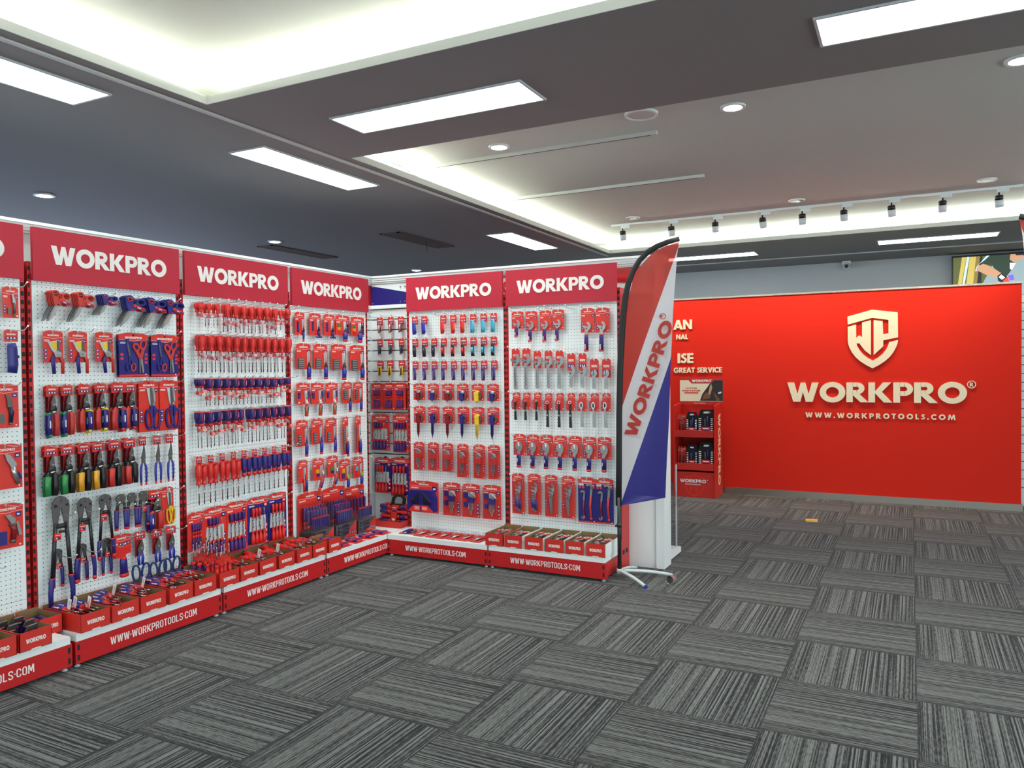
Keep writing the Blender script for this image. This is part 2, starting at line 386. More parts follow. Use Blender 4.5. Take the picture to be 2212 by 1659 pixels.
for n, (x0, x1, y0, y1) in (('front', (XL, XR1, -6.6, Y1)), ('back', (XL, 4.2, Y2, Y5))):
    led('cove_light_strip', x0-Z-.02, x0-Z, y0, y1, f'glowing strip along the left lip of the {n} ceiling recess')
    led('cove_light_strip', x0, x1, y1+Z, y1+Z+.02, f'glowing strip along the far lip of the {n} ceiling recess')
    led('cove_light_strip', x1+Z, x1+Z+.02, y0, y1, f'glowing strip along the right lip of the {n} ceiling recess')
    if n == 'front': led('cove_light_strip', x0, x1, y0-Z-.02, y0-Z, f'glowing strip along the near lip of the {n} ceiling recess')
# slot with its pale rail along the left strip of ceiling
m = MB(); m.box(-3.845, -3.785, -8.2, 6.93, CEIL_Z+.03, CEIL_Z+.048, 'dark_slot'); m.box(-3.845, -3.785, 6.93, 9.6, CEIL_Z, CEIL_Z+.048, 'ceiling_paint'); struct('trim_3', m)
m = MB(); m.box(-3.826, -3.792, -8.2, 6.93, CEIL_Z-.008, CEIL_Z+.03, 'fascia_paint'); struct('trim_4', m)
# walls
m = MB(); m.box(-12.4, 6.2, 9.45, 9.6, 0, CEIL_Z, 'wall_grey'); struct('wall_back', m)
m = MB(); m.box(-12.4, 6.2, 8.45, 8.5, CEIL_Z-.012, CEIL_Z, 'wall_grey'); struct('trim_5', m)
m = MB()
for x0, x1, z0, z1 in ((-12.4, 6.2, 0, .25), (-12.4, 6.2, 2.7, CEIL_Z), (-12.4, -4.2, .25, 2.7), (5.4, 6.2, .25, 2.7)): m.box(x0, x1, -8.2, -8.05, z0, z1, 'wall_grey')
struct('wall_front', m)
m = MB(); m.box(-4.2, 5.4, -8.16, -8.12, .25, 2.7, 'fill_glass_front'); struct('window_added_front', m)      # added glowing window, unseen behind the camera, to light the display walls
m = MB()
for x in (-4.2, -1.8, .6, 3.0, 5.36): m.box(x, x+.05, -8.12, -8.05, .25, 2.7, 'gunmetal')
struct('window_added_front_frame', m)
m = MB()
for y0, y1, z0, z1 in ((-8.05, 9.45, 0, .25), (-8.05, 9.45, 2.7, CEIL_Z), (-8.05, -6.5, .25, 2.7), (3.4, 9.45, .25, 2.7)): m.box(6.05, 6.2, y0, y1, z0, z1, 'wall_grey')
struct('wall_right', m)
m = MB(); m.box(6.12, 6.16, -6.5, 3.4, .25, 2.7, 'fill_glass_side'); struct('window_added_right', m)  # added glowing window, out of view, brightens the left display wall
m = MB()
for y in (-6.5, -4.05, -1.6, .85, 3.36): m.box(6.05, 6.12, y, y+.05, .25, 2.7, 'gunmetal')
struct('window_added_right_frame', m)
m = MB()
for y0, y1, z0, z1 in ((-8.05, 9.45, 0, .7), (-8.05, 9.45, 2.7, CEIL_Z), (-8.05, -4, .7, 2.7), (7.5, 9.45, .7, 2.7)): m.box(-12.4, -12.25, y0, y1, z0, z1, 'wall_grey')
struct('wall_left', m)
m = MB(); m.box(-12.34, -12.3, -4, 7.5, .7, 2.7, 'day_glass'); struct('window_1', m)

# white slatwall partition: left run (faces +X), back run (faces -Y)
def slats(mb, x0, x1, zs0, zs1, n, plain):
    """boards with real grooves in the local frame: front at y=0"""
    h = (zs1-zs0)/n
    mb.box(x0, x1, .018, .15, 0, 2.30, 'gunmetal')
    for k in range(n): mb.box(x0, x1, 0, .018, zs0+k*h+.005, zs0+(k+1)*h-.005, 'slat_white')
    mb.box(x0, x1, 0, .018, plain, zs0-.005, 'slat_white'); mb.box(x0, x1, -.004, .15, 0, plain, 'slat_white')
def cornice(mb, x0, x1, e0=0, e1=0):
    for z0, z1, d in ((2.108, 2.126, .022), (2.126, 2.142, .012), (2.338, 2.352, .016), (2.352, 2.368, .028), (2.368, 2.388, .036), (2.388, 2.405, .048)):
        mb.box(x0-d*e0, x1-d*e1, -d, .15, z0, z1, 'slat_white')
    mb.box(x0, x1, -.002, .15, 2.142, 2.338, 'slat_white')
m = MB(); slats(m, -5.6, YW, .78, 2.105, 14, .775); cornice(m, -5.6, YW, 0, 1); struct('wall_partition_left', m, (XW, 0, 0), PI/2)
m = MB(); slats(m, XW, -1.76, .78, 2.105, 14, .775); cornice(m, XW, -1.696, 0, 0); struct('wall_partition_back', m, (0, YW, 0))
# end post of the partition
m = MB(); m.box(-1.76, -1.696, -.02, .165, .004, 2.345, 'slat_white'); struct('trim_6', m, (0, YW, 0))
# red feature wall
YR = 6.22
m = MB(); m.box(-4.4, 1.005, YR, YR+.10, .075, 2.385, 'wall_red'); m.box(-4.4, 1.003, YR+.10, YR+.14, .075, 2.385, 'slat_white'); struct('wall_red', m)  # white rear face, unseen, added to bounce light onto the back ceiling
m = MB(); m.box(-4.4, 1.007, YR-.012, YR+.15, 2.385, 2.405, 'trim_metal'); struct('trim_7', m)
m = MB(); m.box(-4.4, 1.02, YR-.012, YR+.13, 0, .075, 'steel_brushed'); struct('baseboard_back', m)
m = MB(); slats(m, 1.04, 3.2, .2, 2.3, 22, .19); struct('wall_slat_right', m, (0, 6.6, 0))

# ------------------------------------------------------------------ ceiling fittings
def tz(x, y):
    k = (TRAY_Z-1.549)/(3.38-1.549); return -.028+(x+.028)*k, -3.388+(y+3.388)*k
def lx(rot, loc, name, mbs, label, cat, group):
    r = tag(empty(name, loc, rot), label, cat, group)
    for nm, mb, lb in mbs: obj(nm, mb, r, label=lb)
    return r
def panel_light(x, y, along_y, label):
    a = MB(); L, W = .65, .158
    for x0, x1, y0, y1 in ((-L-.014, L+.014, -W-.014, -W), (-L-.014, L+.014, W, W+.014), (-L-.014, -L, -W, W), (L, L+.014, -W, W)): a.box(x0, x1, y0, y1, -.010, 0, 'light_grey')
    b = MB(); b.box(-L, L, -W, W, -.006, -.001, 'lamp')
    lx(PI/2 if along_y else 0, (x, y, CEIL_Z), 'ceiling_panel_light', [('frame', a, None), ('diffuser', b, None)], label, 'ceiling light', 'long ceiling panel lights')
panel_light(-4.195, -1.17, True, 'long panel light in left ceiling strip, nearest the camera')
panel_light(-4.2, 1.31, True, 'long panel light in left ceiling strip, above the bit-driver bay')
panel_light(-4.27, 5.22, True, 'far panel light in left ceiling strip, beyond the slatwall corner')
panel_light(-4.2, -4.2, True, 'long panel light in left ceiling strip, behind the camera')
panel_light(-2.575, .575, False, 'long panel light in ceiling band, above the hex-key bay')
panel_light(.245, .548, False, 'long panel light in ceiling band, at the top right corner')
panel_light(3.06, .548, False, 'long panel light in ceiling band, outside the right edge')
panel_light(-2.58, 7.75, False, 'thin far panel light behind the feather flag, above the red wall')
panel_light(.262, 7.62, False, 'thin far panel light above the red wall, nearer the screen')
panel_light(-5.4, 7.75, False, 'added unseen panel light behind the partition corner')  # this and the next are extra unseen lamps that lift the back ceiling
panel_light(3.0, 7.6, False, 'added unseen panel light right of the screen')
panel_light(2.15, -1.2, True, 'added unseen panel light in right ceiling strip, nearer the ceiling band')  # this and the next are extra unseen lamps that brighten the left wall
panel_light(2.15, -3.9, True, 'added unseen panel light in right ceiling strip, beside the camera')
def downlight(x, y, z, on, label, r=.062):
    a = MB(); a.M = Matrix.Rotation(PI/2, 4, 'X'); a.ring(0, 0, r+.022, r, 0, .012, 'white', n=24)
    b = MB(); b.M = Matrix.Rotation(PI/2, 4, 'X'); b.disc(0, 0, r, .003 if on else -.012, .012 if on else -.003, 'down_lamp' if on else 'lamp_off', 24)
    for q in (a, b): q.v = [(vx, vy, -abs(vz)) for vx, vy, vz in q.v]
    t = lx(0, (x, y, z), 'downlight', [('rim', a, None), ('lamp_disc', b, 'glowing lamp' if on else 'dark unlit lamp')], label, 'downlight', 'recessed ceiling downlights')
    if on:
        d = bpy.data.lights.new('lamp_beam', 'SPOT'); d.energy = DOWN_W if z < CEIL_Z+.05 else DOWN_W*1.3; d.color = (1.0, .93, .84); d.spot_size = 2.3; d.spot_blend = .8; d.shadow_soft_size = .05
        o = bpy.data.objects.new('lamp_beam', d); COL.objects.link(o); o.parent = t; o.location = (0, 0, -.03)
for x, y, l in ((-6.80, .82, 'lit downlight in the blue-grey ceiling, leftmost'), (-6.86, 3.66, 'lit downlight in the blue-grey ceiling beside the air vent'), (-6.94, 6.8, 'lit downlight low over the slatwall corner')): downlight(x, y, CEIL_Z, True, l)
for x, y, on, l in ((-3.037, 2.271, True, 'lit downlight in back recess beside the bright left cove'), (-1.139, 2.215, True, 'lit downlight in back recess beside the round speaker'), (.564, 2.198, True, 'lit downlight in back recess cut by right edge'),
                    (-3.041, 5.742, False, 'dark downlight at the left end of the spot track'), (-1.142, 5.697, False, 'dark downlight above the middle of the spot track'), (.651, 5.656, False, 'dark downlight at the right end of the spot track')): downlight(*tz(x, y), TRAY_Z, on, l)
a = MB(); a.M = Matrix.Rotation(PI/2, 4, 'X'); a.ring(0, 0, .115, .095, 0, .016, 'white', n=28)
b = MB(); b.M = Matrix.Rotation(PI/2, 4, 'X'); b.disc(0, 0, .095, .001, .012, 'light_grey', 28)
for q in (a, b): q.v = [(vx, vy, -abs(vz)) for vx, vy, vz in q.v]
lx(0, (*tz(-1.753, 2.044), TRAY_Z), 'ceiling_speaker', [('rim', a, None), ('grille', b, 'grey mesh grille')], 'round grey ceiling speaker behind the ceiling band edge', 'speaker', None)
def rail(x0, x1, y, label):
    a = MB(); a.box(x0, x1, -.016, .016, -.028, 0, 'fascia_paint')
    b = MB(); b.box(x0+.05, x1-.05, -.006, .006, -.0285, -.027, 'dark_slot')
    lx(0, (0, y, TRAY_Z), 'lighting_track', [('rail', a, None), ('power_slot', b, None)], label, 'lighting track', 'bare lighting tracks')
rail(tz(-3.97, 2.4)[0], tz(-1.77, 2.4)[0], tz(0, 2.495)[1], 'bare lighting track without spots, nearer the camera')
rail(tz(-4.005, 2.4)[0], tz(-1.77, 2.4)[0], tz(0, 4.04)[1], 'bare lighting track without spots, farther back')
YT = tz(0, 6.08)[1]
a = MB(); a.box(tz(-3.44, 0)[0], tz(1.0, 0)[0], -.014, .014, -.02, 0, 'white')
tag(obj('spotlight_track', a, None, (0, YT, TRAY_Z)), 'long white track carrying nine spotlights before the red wall', 'lighting track')
ordn = ['leftmost', 'second from left', 'third from left', 'fourth from left', 'fifth from left', 'sixth from left', 'seventh from left', 'eighth from left', 'rightmost']
for k, x in enumerate((-3.29, -2.66, -2.12, -1.57, -1.13, -.69, -.21, .28, .79)):
    t = tag(empty('track_spotlight', (tz(x, 0)[0], YT, TRAY_Z-.02)), f'white track spotlight aimed at the red wall, {ordn[k]} of nine', 'spotlight', 'track spotlights')
    a = MB(); a.box(-.018, .085, -.014, .014, -.036, 0, 'white'); obj('driver_box', a, t)
    a = MB(); a.tube([(0, 0, -.036), (0, 0, -.085)], .008, 'black', 8); obj('stem', a, t)
    tilt = Euler((math.radians(18), 0, math.radians(random.uniform(-14, 14)))).to_matrix().to_4x4()
    a = MB(); a.M = Matrix.Translation((0, 0, -.085)) @ tilt; a.lathe([(.026, .022), (.038, .012), (.039, -.022)], 'black', 14); a.lathe([(.039, -.022), (.039, -.095), (.032, -.095)], 'white', 14); obj('lamp_head', a, t)
    d = bpy.data.lights.new('lamp_beam', 'SPOT'); d.energy = SPOT_W; d.color = (1.0, .80, .56); d.spot_size = math.radians(96); d.spot_blend = .9; d.shadow_soft_size = .03
    o = bpy.data.objects.new('lamp_beam', d); COL.objects.link(o); o.parent = t
    o.location = (0, .05, -.19); o.rotation_euler = (math.radians(16), 0, 0)
def vent(x, y, w, l, label):
    a = MB()
    for q in ((-w, w, -l, -l+.025), (-w, w, l-.025, l), (-w, -w+.025, -l, l), (w-.025, w, -l, l)): a.box(*q, -.012, 0, 'vent_brown')
    b = MB(); b.box(-w+.02, w-.02, -l+.02, l-.02, -.004, -.001, 'dark_slot')
    c = MB()
    for k in range(9): c.box(-w+.03+k*(2*w-.06)/9, -w+.045+k*(2*w-.06)/9, -l+.025, l-.025, -.01, -.002, 'vent_brown')
    lx(0, (x, y, CEIL_Z), 'air_vent', [('frame', a, None), ('duct_opening', b, None), ('slats', c, None)], label, 'air vent', 'long ceiling air vents')
vent(-5.33, 4.48, .13, .6, 'long brown ceiling air vent left of the far panel light'); vent(-7.2, 4.45, .12, .62, 'long grey ceiling air vent beside a small downlight')
a = MB(); a.tube([(-5.3, 4.6, CEIL_Z), (-5.3, 4.61, CEIL_Z-.05), (-5.29, 4.6, CEIL_Z-.13)], .004, 'black', 5); tag(obj('hanging_wire', a), 'thin black wire hanging from the brown air vent', 'wire')
a = MB(); a.tube([(XL+.02, 1.66, 3.172), (XL+.0, 1.72, 3.2), (XL, 1.85, 3.205), (XL, 1.98, 3.175), (XL-.01, 2.12, 3.172)], .004, 'white', 5); tag(obj('loose_cable', a), 'thin loose white cable on the left lip of the back recess', 'cable')
t = tag(empty('security_camera', (-.88, 9.38, CEIL_Z)), 'small white dome camera above the red wall', 'security camera')
a = MB(); a.box(-.06, .06, -.05, .06, -.05, 0, 'white'); obj('mount', a, t)
a = MB(); a.tube([(0, .0, -.07), (0, -.05, -.075), (0, -.09, -.08)], [.05, .055, .035], 'white', 12); obj('housing', a, t)
a = MB(); a.tube([(0, -.088, -.08), (0, -.10, -.082)], .03, 'black', 12); obj('lens', a, t)

# wall screen
t = tag(empty('wall_screen', (1.3, 9.30, 2.55)), 'large lit screen on the grey wall showing a worker', 'screen')
a = MB(); a.box(-.80, .49, -.03, .05, -.33, .53, 'black'); obj('bezel', a, t)
E_ = lambda n, c, e=.9: mat(n, c, .5, emit=e)
for n, c in (('scr_olive', (.10, .11, .03)), ('scr_wood', (.55, .42, .10)), ('scr_wood_dark', (.25, .17, .04)), ('scr_sky', (.55, .75, .85)), ('scr_green', (.03, .05, .035)), ('scr_skin', (.55, .30, .17)), ('scr_shade', (.28, .36, .38)), ('scr_white', (.85, .87, .9)), ('scr_dark', (.02, .02, .025)), ('scr_orange', (.8, .08, .03)), ('scr_violet', (.20, .12, .9))): E_(n, c, 1.0)
a = MB(); k = .0000
def sc(*p): return [(-.785+(x-485)*.000766, .505-(y-742)*.00091) for x, y in p]
def sp(m_, *p):
    global k; k += .0002; a.prism(sc(*p), -.0305-k, -.03, m_)
sp('scr_olive', (485, 742), (2130, 742), (2130, 1640), (485, 1640)); sp('scr_wood', (625, 742), (700, 742), (610, 1200), (540, 1640), (500, 1640), (560, 1160)); sp('scr_sky', (705, 742), (745, 742), (660, 1200), (600, 1640), (560, 1640), (630, 1160))
sp('scr_wood', (750, 742), (850, 742), (800, 1170), (740, 1640), (610, 1640), (690, 1170)); sp('scr_wood_dark', (855, 742), (910, 742), (860, 1170), (800, 1640), (745, 1640), (800, 1170)); sp('scr_dark', (915, 742), (945, 742), (930, 1200), (860, 1200))
sp('scr_sky', (1010, 742), (1080, 742), (900, 860), (850, 980), (835, 960), (860, 900)); sp('scr_shade', (960, 1150), (1110, 880), (1600, 800), (2000, 900), (2100, 1640), (950, 1640))
sp('scr_green', (1060, 742), (1390, 742), (1450, 880), (1380, 1000), (1300, 1100), (1150, 1000), (1110, 900), (930, 850)); sp('scr_skin', (870, 900), (960, 860), (1100, 920), (1240, 1020), (1170, 1085), (1000, 1030), (850, 950))
sp('scr_skin', (1380, 742), (1560, 742), (1590, 800), (1500, 840), (1430, 870), (1370, 820)); sp('scr_dark', (1450, 742), (1580, 742), (1580, 765), (1470, 765)); sp('scr_white', (1370, 870), (1460, 880), (1400, 980), (1370, 960))
sp('scr_dark', (1180, 1060), (1240, 1020), (1330, 1080), (1260, 1180), (1190, 1130)); sp('scr_white', (1200, 1080), (1240, 1040), (1300, 1090), (1250, 1120)); sp('scr_orange', (1270, 1130), (1340, 1080), (1380, 1200), (1280, 1220)); sp('scr_violet', (1340, 1060), (1420, 1050), (1440, 1130), (1370, 1140))
obj('screen_picture', a, t)

# ------------------------------------------------------------------ red wall signs
a = MB()
def sq(*p): return [(-.663+(x-545)*.001649, 2.17-(y-398)*.00182) for x, y in p]
for p in (((545, 435), (700, 398), (856, 420), (858, 572), (768, 588), (768, 550), (800, 546), (800, 464), (700, 448), (547, 485)),
          ((709, 462), (764, 470), (768, 550), (768, 625), (709, 678)),
          ((547, 498), (600, 486), (600, 596), (606, 618), (620, 644), (642, 670), (672, 694), (703, 712), (736, 694), (766, 670), (786, 644), (798, 620), (803, 600), (858, 588), (855, 608), (846, 632), (830, 662), (808, 690), (780, 715), (745, 738), (702, 760), (660, 738), (625, 715), (597, 690), (574, 660), (558, 630), (550, 606), (547, 585)),
          ((600, 568), (620, 553), (637, 566), (637, 475), (692, 462), (692, 678), (655, 650), (620, 603), (600, 606))):
    a.prism(sq(*p), -.018, -.002, 'cream')
tag(obj('shield_logo', a, None, (0, YR, 0)), 'large cream raised shield emblem on the red wall', 'wall logo')
a = MB(); text(a, 'WORKPRO', -.40, 1.128,   .225, -.018, -.002, 'cream', width=1.83, n=24); reg_mark(a, .556, 1.33, .042, -.012, -.002, 'cream')
tag(obj('wall_lettering', a, None, (0, YR, 0)), 'biggest cream raised letters on red wall, under the shield', 'wall lettering', 'raised letters on the red wall')
a = MB(); text(a, 'WWW.WORKPROTOOLS.COM', -.354, .946, .058, -.010, -.002, 'cream', width=1.524, gap=.36)
tag(obj('wall_lettering', a, None, (0, YR, 0)), 'small spaced cream web address on red wall', 'wall lettering', 'raised letters on the red wall')
for s, x, z, h, wd, l in (('AN', -2.44, 2.018, .12, .235, 'cream letters AN beside the flag edge, topmost'), ('NAL', -2.491, 1.895, .06, .15, 'small cream letters NAL beside the flag edge'), ('ISE', -2.425, 1.596, .123, .20, 'cream letters ISE beside the flag edge'), ('GREAT SERVICE', -2.075, 1.476, .065, .60, 'cream words GREAT SERVICE above the red display stand')):
    a = MB(); text(a, s, x, z, h, -.014, -.002, 'cream', width=wd, align='r'); tag(obj('wall_lettering', a, None, (0, YR, 0)), l, 'wall lettering', 'raised letters on the red wall')

# ------------------------------------------------------------------ display bays
BAYS = {}
def bay(key, wall, c, label, cut=0.0, end=None):
    loc, rz = ((XP, c, 0), PI/2) if wall == 'L' else ((c, YP, 0), 0)
    t = tag(empty('display_bay', loc, rz), label, 'display bay', 'red and white tool display bays')
    a = MB(); a.box(-.463, .463, 0, .018, .15, 2.09, 'pegboard'); obj('back_panel', a, t)
    for sx in (-1, 1):
        a = MB(); x = sx*.4755
        a.box(x-.0105, x+.0105, .012, .18, .01, 2.155, 'paint_red'); a.box(x-.0105, x+.0105, 0, .012, .01, 2.155, 'paint_red')
        for k in range(42): a.box(x-.0085, x+.003 if sx < 0 else x+.0085, -.0004, .006, .2+k*.0465, .224+k*.0465, 'dark_slot')
        if sx == end:
            a.box(x+sx*.0106-.001, x+sx*.0106+.001, 0, .16, .01, 2.155, 'paint_red')
        obj('upright', a, t)
    a = MB(); a.box(-.47, .47, -.030, -.010, 2.053, 2.341, 'sign_red'); h = obj('header_sign', a, t)
    a = MB(); text(a, 'WORKPRO', 0, 2.15, .103, -.0325, -.0302, 'print_white', width=.742, n=20); obj('lettering', a, h, label='white block lettering')
    a = MB(); a.box(-.4855+cut, .4855, -.348, -.333, .022, .139, 'paint_red')
    for x in (-.476+cut, .462):
        for z in (.038, .093): a.box(x, x+.014, -.3485, -.34, z, z+.03, 'dark_slot')
    for x in (-.478+cut, .466): a.box(x, x+.012, -.333, 0, .03, .139, 'paint_red')
    p = obj('plinth', a, t)
    a = MB(); text(a, 'WWW.WORKPROTOOLS.COM', 0, .062, .042, -.3492, -.3482, 'print_white', font=g_slim, gap=.075, width=.575); obj('lettering', a, p, label='white web address lettering')
    if end:
        a = MB(); x = end*.487
        a.M = Matrix.Translation((x, 0, 0)) @ Matrix.Rotation(PI/2, 4, 'Z')
        a.prism([(-.348, .022), (-.30, .022), (-.27, .075), (0, .075), (.16, .04), (.16, .60), (.02, .60), (.0, .25), (-.02, .22), (-.02, .139), (-.348, .139)], -.0015, .0015, 'paint_red')
        for q in (-.02, .05): a.box(q+.04, q+.08, -.0022, .0022, .12, .155, 'dark_slot')
        obj('side_bracket', a, t)
    a = MB(); a.box(-.478+cut, .478, -.345, -.002, .139, .178, 'white'); obj('shelf', a, t)
    for x in (-.46+cut, .46):
        a = MB(); a.lathe([(.014, 0), (.016, .006), (.007, .01), (.007, .03)], 'light_grey', 10, (x, -.32)); obj('foot', a, t)
        a = MB(); a.lathe([(.014, 0), (.016, .006), (.007, .01), (.007, .03)], 'light_grey', 10, (x, -.02)); obj('foot', a, t)
    BAYS[key] = t; return t
HOOK = None
def peg_hook(parent, x, z, L=.19):
    global HOOK
    if HOOK is None:
        a = MB(); a.box(-.016, .016, -.004, -.0005, -.03, .012, 'slat_white')
        a.tube([(0, -.002, 0), (0, -.150, 0), (0, -.166, .003), (0, -.190, .020)], .0026, 'chrome', 6); a.tube([(0, -.188, .0186), (0, -.193, .0222)], .0042, 'white', 6)
        HOOK = a.mesh('peg_hook')
    return obj('peg_hook', HOOK, parent, (x, 0, z))
bay('L0', 'L', -1.3645, 'red and white display bay of knives, cut by left edge')
bay('L1', 'L', -.3755, 'red and white display bay of scissors, snips and bolt cutters')
bay('L2', 'L', .607, 'red and white display bay full of hanging screwdrivers')
bay('L3', 'L', 1.590, 'red and white display bay of carded bit drivers')
bay('B1', 'B', -3.4375, 'red and white display bay of pocket knives and hex keys', .014)
bay('B2', 'B', -2.4645, 'red and white display bay of adjustable wrenches beside the flag', end=1)
CENT = {'L0': -1.3645, 'L1': -.3755, 'L2': .607, 'L3': 1.590, 'B1': -3.4375, 'B2': -2.4645}
# graphic banner fixed to the partition behind the headers
t = tag(empty('wall_banner', (0, YW, 0)), 'blue, white and red banner on the partition behind the signs', 'banner')
a = MB(); a.prism([(-4.455, 2.323), (-4.05, 2.247), (-3.0, 2.16), (-3.0, 2.143), (-4.455, 2.143)], -.007, -.003, 'pack_blue'); obj('blue_panel', a, t)
a = MB(); a.prism([(-4.0, 2.330), (-1.76, 2.328), (-1.76, 2.19), (-2.08, 2.217), (-2.4, 2.3)], -.006, -.003, 'paint_red'); obj('red_panel', a, t)
a = MB(); text(a, 'K', -3.07, 2.18, .10, -.0075, -.0062, 'paint_red'); obj('lettering', a, t, label='red letter on white')
for x, z in ((-4.43, 2.31), (-4.43, 2.16), (-4.12, 2.30), (-4.07, 2.30), (-4.12, 2.165), (-4.07, 2.165)): a = MB(); a.disc(x, z, .007, -.012, -.004, 'steel', 10); obj('bolt', a, t)

a = MB(); a.box(2.0, 2.39-.004, -.006, -.003, 2.143, 2.328, 'paint_red'); tag(obj('wall_banner', a, None, (XW, 0, 0), PI/2), 'red end of the banner beside the bit-driver header', 'banner')
# ------------------------------------------------------------------ tools and packs
# every builder fills a list of parts (name, mesh builder, parent index, label) in a local frame:
# x to the viewer's right, front towards -y, hanging down from z=0
def P(parts, name, mb, par=None, label=None):
    parts.append((name, mb, par, label)); return len(parts)-1
def rect(mb, x, z, w_, h_, y0, y1, m): return mb.box(x-w_/2, x+w_/2, y0, y1, z-h_/2, z+h_/2, m)
def card(parts, w, h, col='pack_red', logo=.58, icons='left', y=0.0, name='backing_card', x=0.0, z=0.0, trim=True, lz=None):
    a = MB(); a.M = Matrix.Translation((x, y, z))
    k = min(.012, h*.06)
    a.prism([(-w/2, -h), (w/2, -h), (w/2, -k), (w*.22, 0), (.005, 0), (.005, -k-.010), (-.005, -k-.010), (-.005, 0), (-w*.22, 0), (-w/2, -k)], -.002, 0, col)
    f, b = -.0027, -.002
    lh = max(.007, min(.013, w*.085)); lz = -k-.012-lh if lz is None else lz
    if trim and col == 'pack_blue': a.prism([(-w/2, -k), (-w*.22, -.001), (-.005, -.001), (-.005, -k-.010), (.005, -k-.010), (.005, -.001), (w*.22, -.001), (w/2, -k), (w/2, lz-.006), (0, lz-.016), (-w/2, lz-.006)], -.0023, -.002, 'pack_red'); a.prism([(-w/2, -h), (w/2, -h), (w/2, -h+.012), (-w/2, -h+.012)], -.0023, -.002, 'pack_red')
    if logo: text(a, 'WORKPRO', 0, lz, lh, -.0031, -.0022, 'print_white', width=w*logo, n=5)
    if trim:
        a.strip([(-w*.49, lz-.006), (-w*.2, lz-.009), (0, lz-.014), (w*.2, lz-.009), (w*.49, lz-.006)], .0016, f, b, 'print_white')
        if h > .1:
            for q in range(2): rect(a, -w*.32, lz-.022-q*.006, w*.26, .0034, f, b, 'print_white')
            rect(a, w*.36, lz-.026, w*.16, w*.14, f, b, 'pack_blue' if col != 'pack_blue' else 'pack_red'); rect(a, w*.36, lz-.026, w*.08, w*.05, f-.0004, b, 'print_white')
            a.disc(w*.40, -h+.012, .0045, f, b, 'print_white', 10)
    if icons and h > .1:
        for q in range(3):
            z0 = -h*.62-q*w*.19; sx = -w*.38 if icons == 'left' else w*.38
            if z0-w*.08 > -h+.004: rect(a, sx, z0, w*.14, w*.14, f, b, 'pack_blue' if col != 'pack_blue' else 'pack_red'); rect(a, sx, z0, w*.07, w*.06, f-.0004, b, 'print_white')
    return P(parts, name, a)
def htag(parts, w, h, y=-.001, x=0.0, z=0.0, strip=True, col='pack_red', name='hang_tag'):
    a = MB(); a.M = Matrix.Translation((x, y, z)); k = h*.12
    a.prism([(-w/2, -h), (w/2, -h), (w/2, -k), (w*.3, 0), (.005, 0), (.005, -.015), (-.005, -.015), (-.005, 0), (-w*.3, 0), (-w/2, -k)], -.002, 0, col)
    text(a, 'WORKPRO', 0, -h*.46, h*.13, -.0028, -.002, 'print_white', width=w*.66, n=4)
    if strip:
        rect(a, 0, -h*.70, w*.8, h*.2, -.0025, -.002, 'pack_blue')
        for q in (-.24, 0, .24): rect(a, q*w, -h*.70, w*.12, h*.12, -.003, -.002, 'print_white')
    return P(parts, name, a)
def grip(parts, name, path, r, m, ends=None, em='plastic_red', y=0.0, flat=.6, n=8, par=None):
    """a moulded handle: tapered tube along an XZ path, with a coloured butt"""
    a = MB(); a.tube([(x, y, z) for x, z in path], r, m, n, flat)
    i = P(parts, name, a, par)
    if ends:
        (x0, z0), (x1, z1) = path[-2], path[-1]; rr = r[-1] if isinstance(r, list) else r
        d = Vector((x1-x0, z1-z0)).normalized()*ends
        b = MB(); b.tube([(x1-d.x*.4, y, z1-d.y*.4), (x1+d.x*.5, y, z1+d.y*.5), (x1+d.x, y, z1+d.y)], [rr*1.12, rr*1.15, rr*.8], em, n, flat); P(parts, name+'_cap', b, i)
        c = MB(); c.tube([(path[0][0], y, path[0][1]+.001), (path[0][0], y, path[0][1]-abs(ends)*.5)], [(r[0] if isinstance(r, list) else r)*1.15]*2, em, n, flat); P(parts, name+'_collar', c, i)
    return i
def oval(cx, cz, rx, rz, rot=0, n=14):
    c, s = math.cos(rot), math.sin(rot)
    return [(cx+rx*math.cos(2*PI*i/n)*c-rz*math.sin(2*PI*i/n)*s, cz+rx*math.cos(2*PI*i/n)*s+rz*math.sin(2*PI*i/n)*c) for i in range(n)]
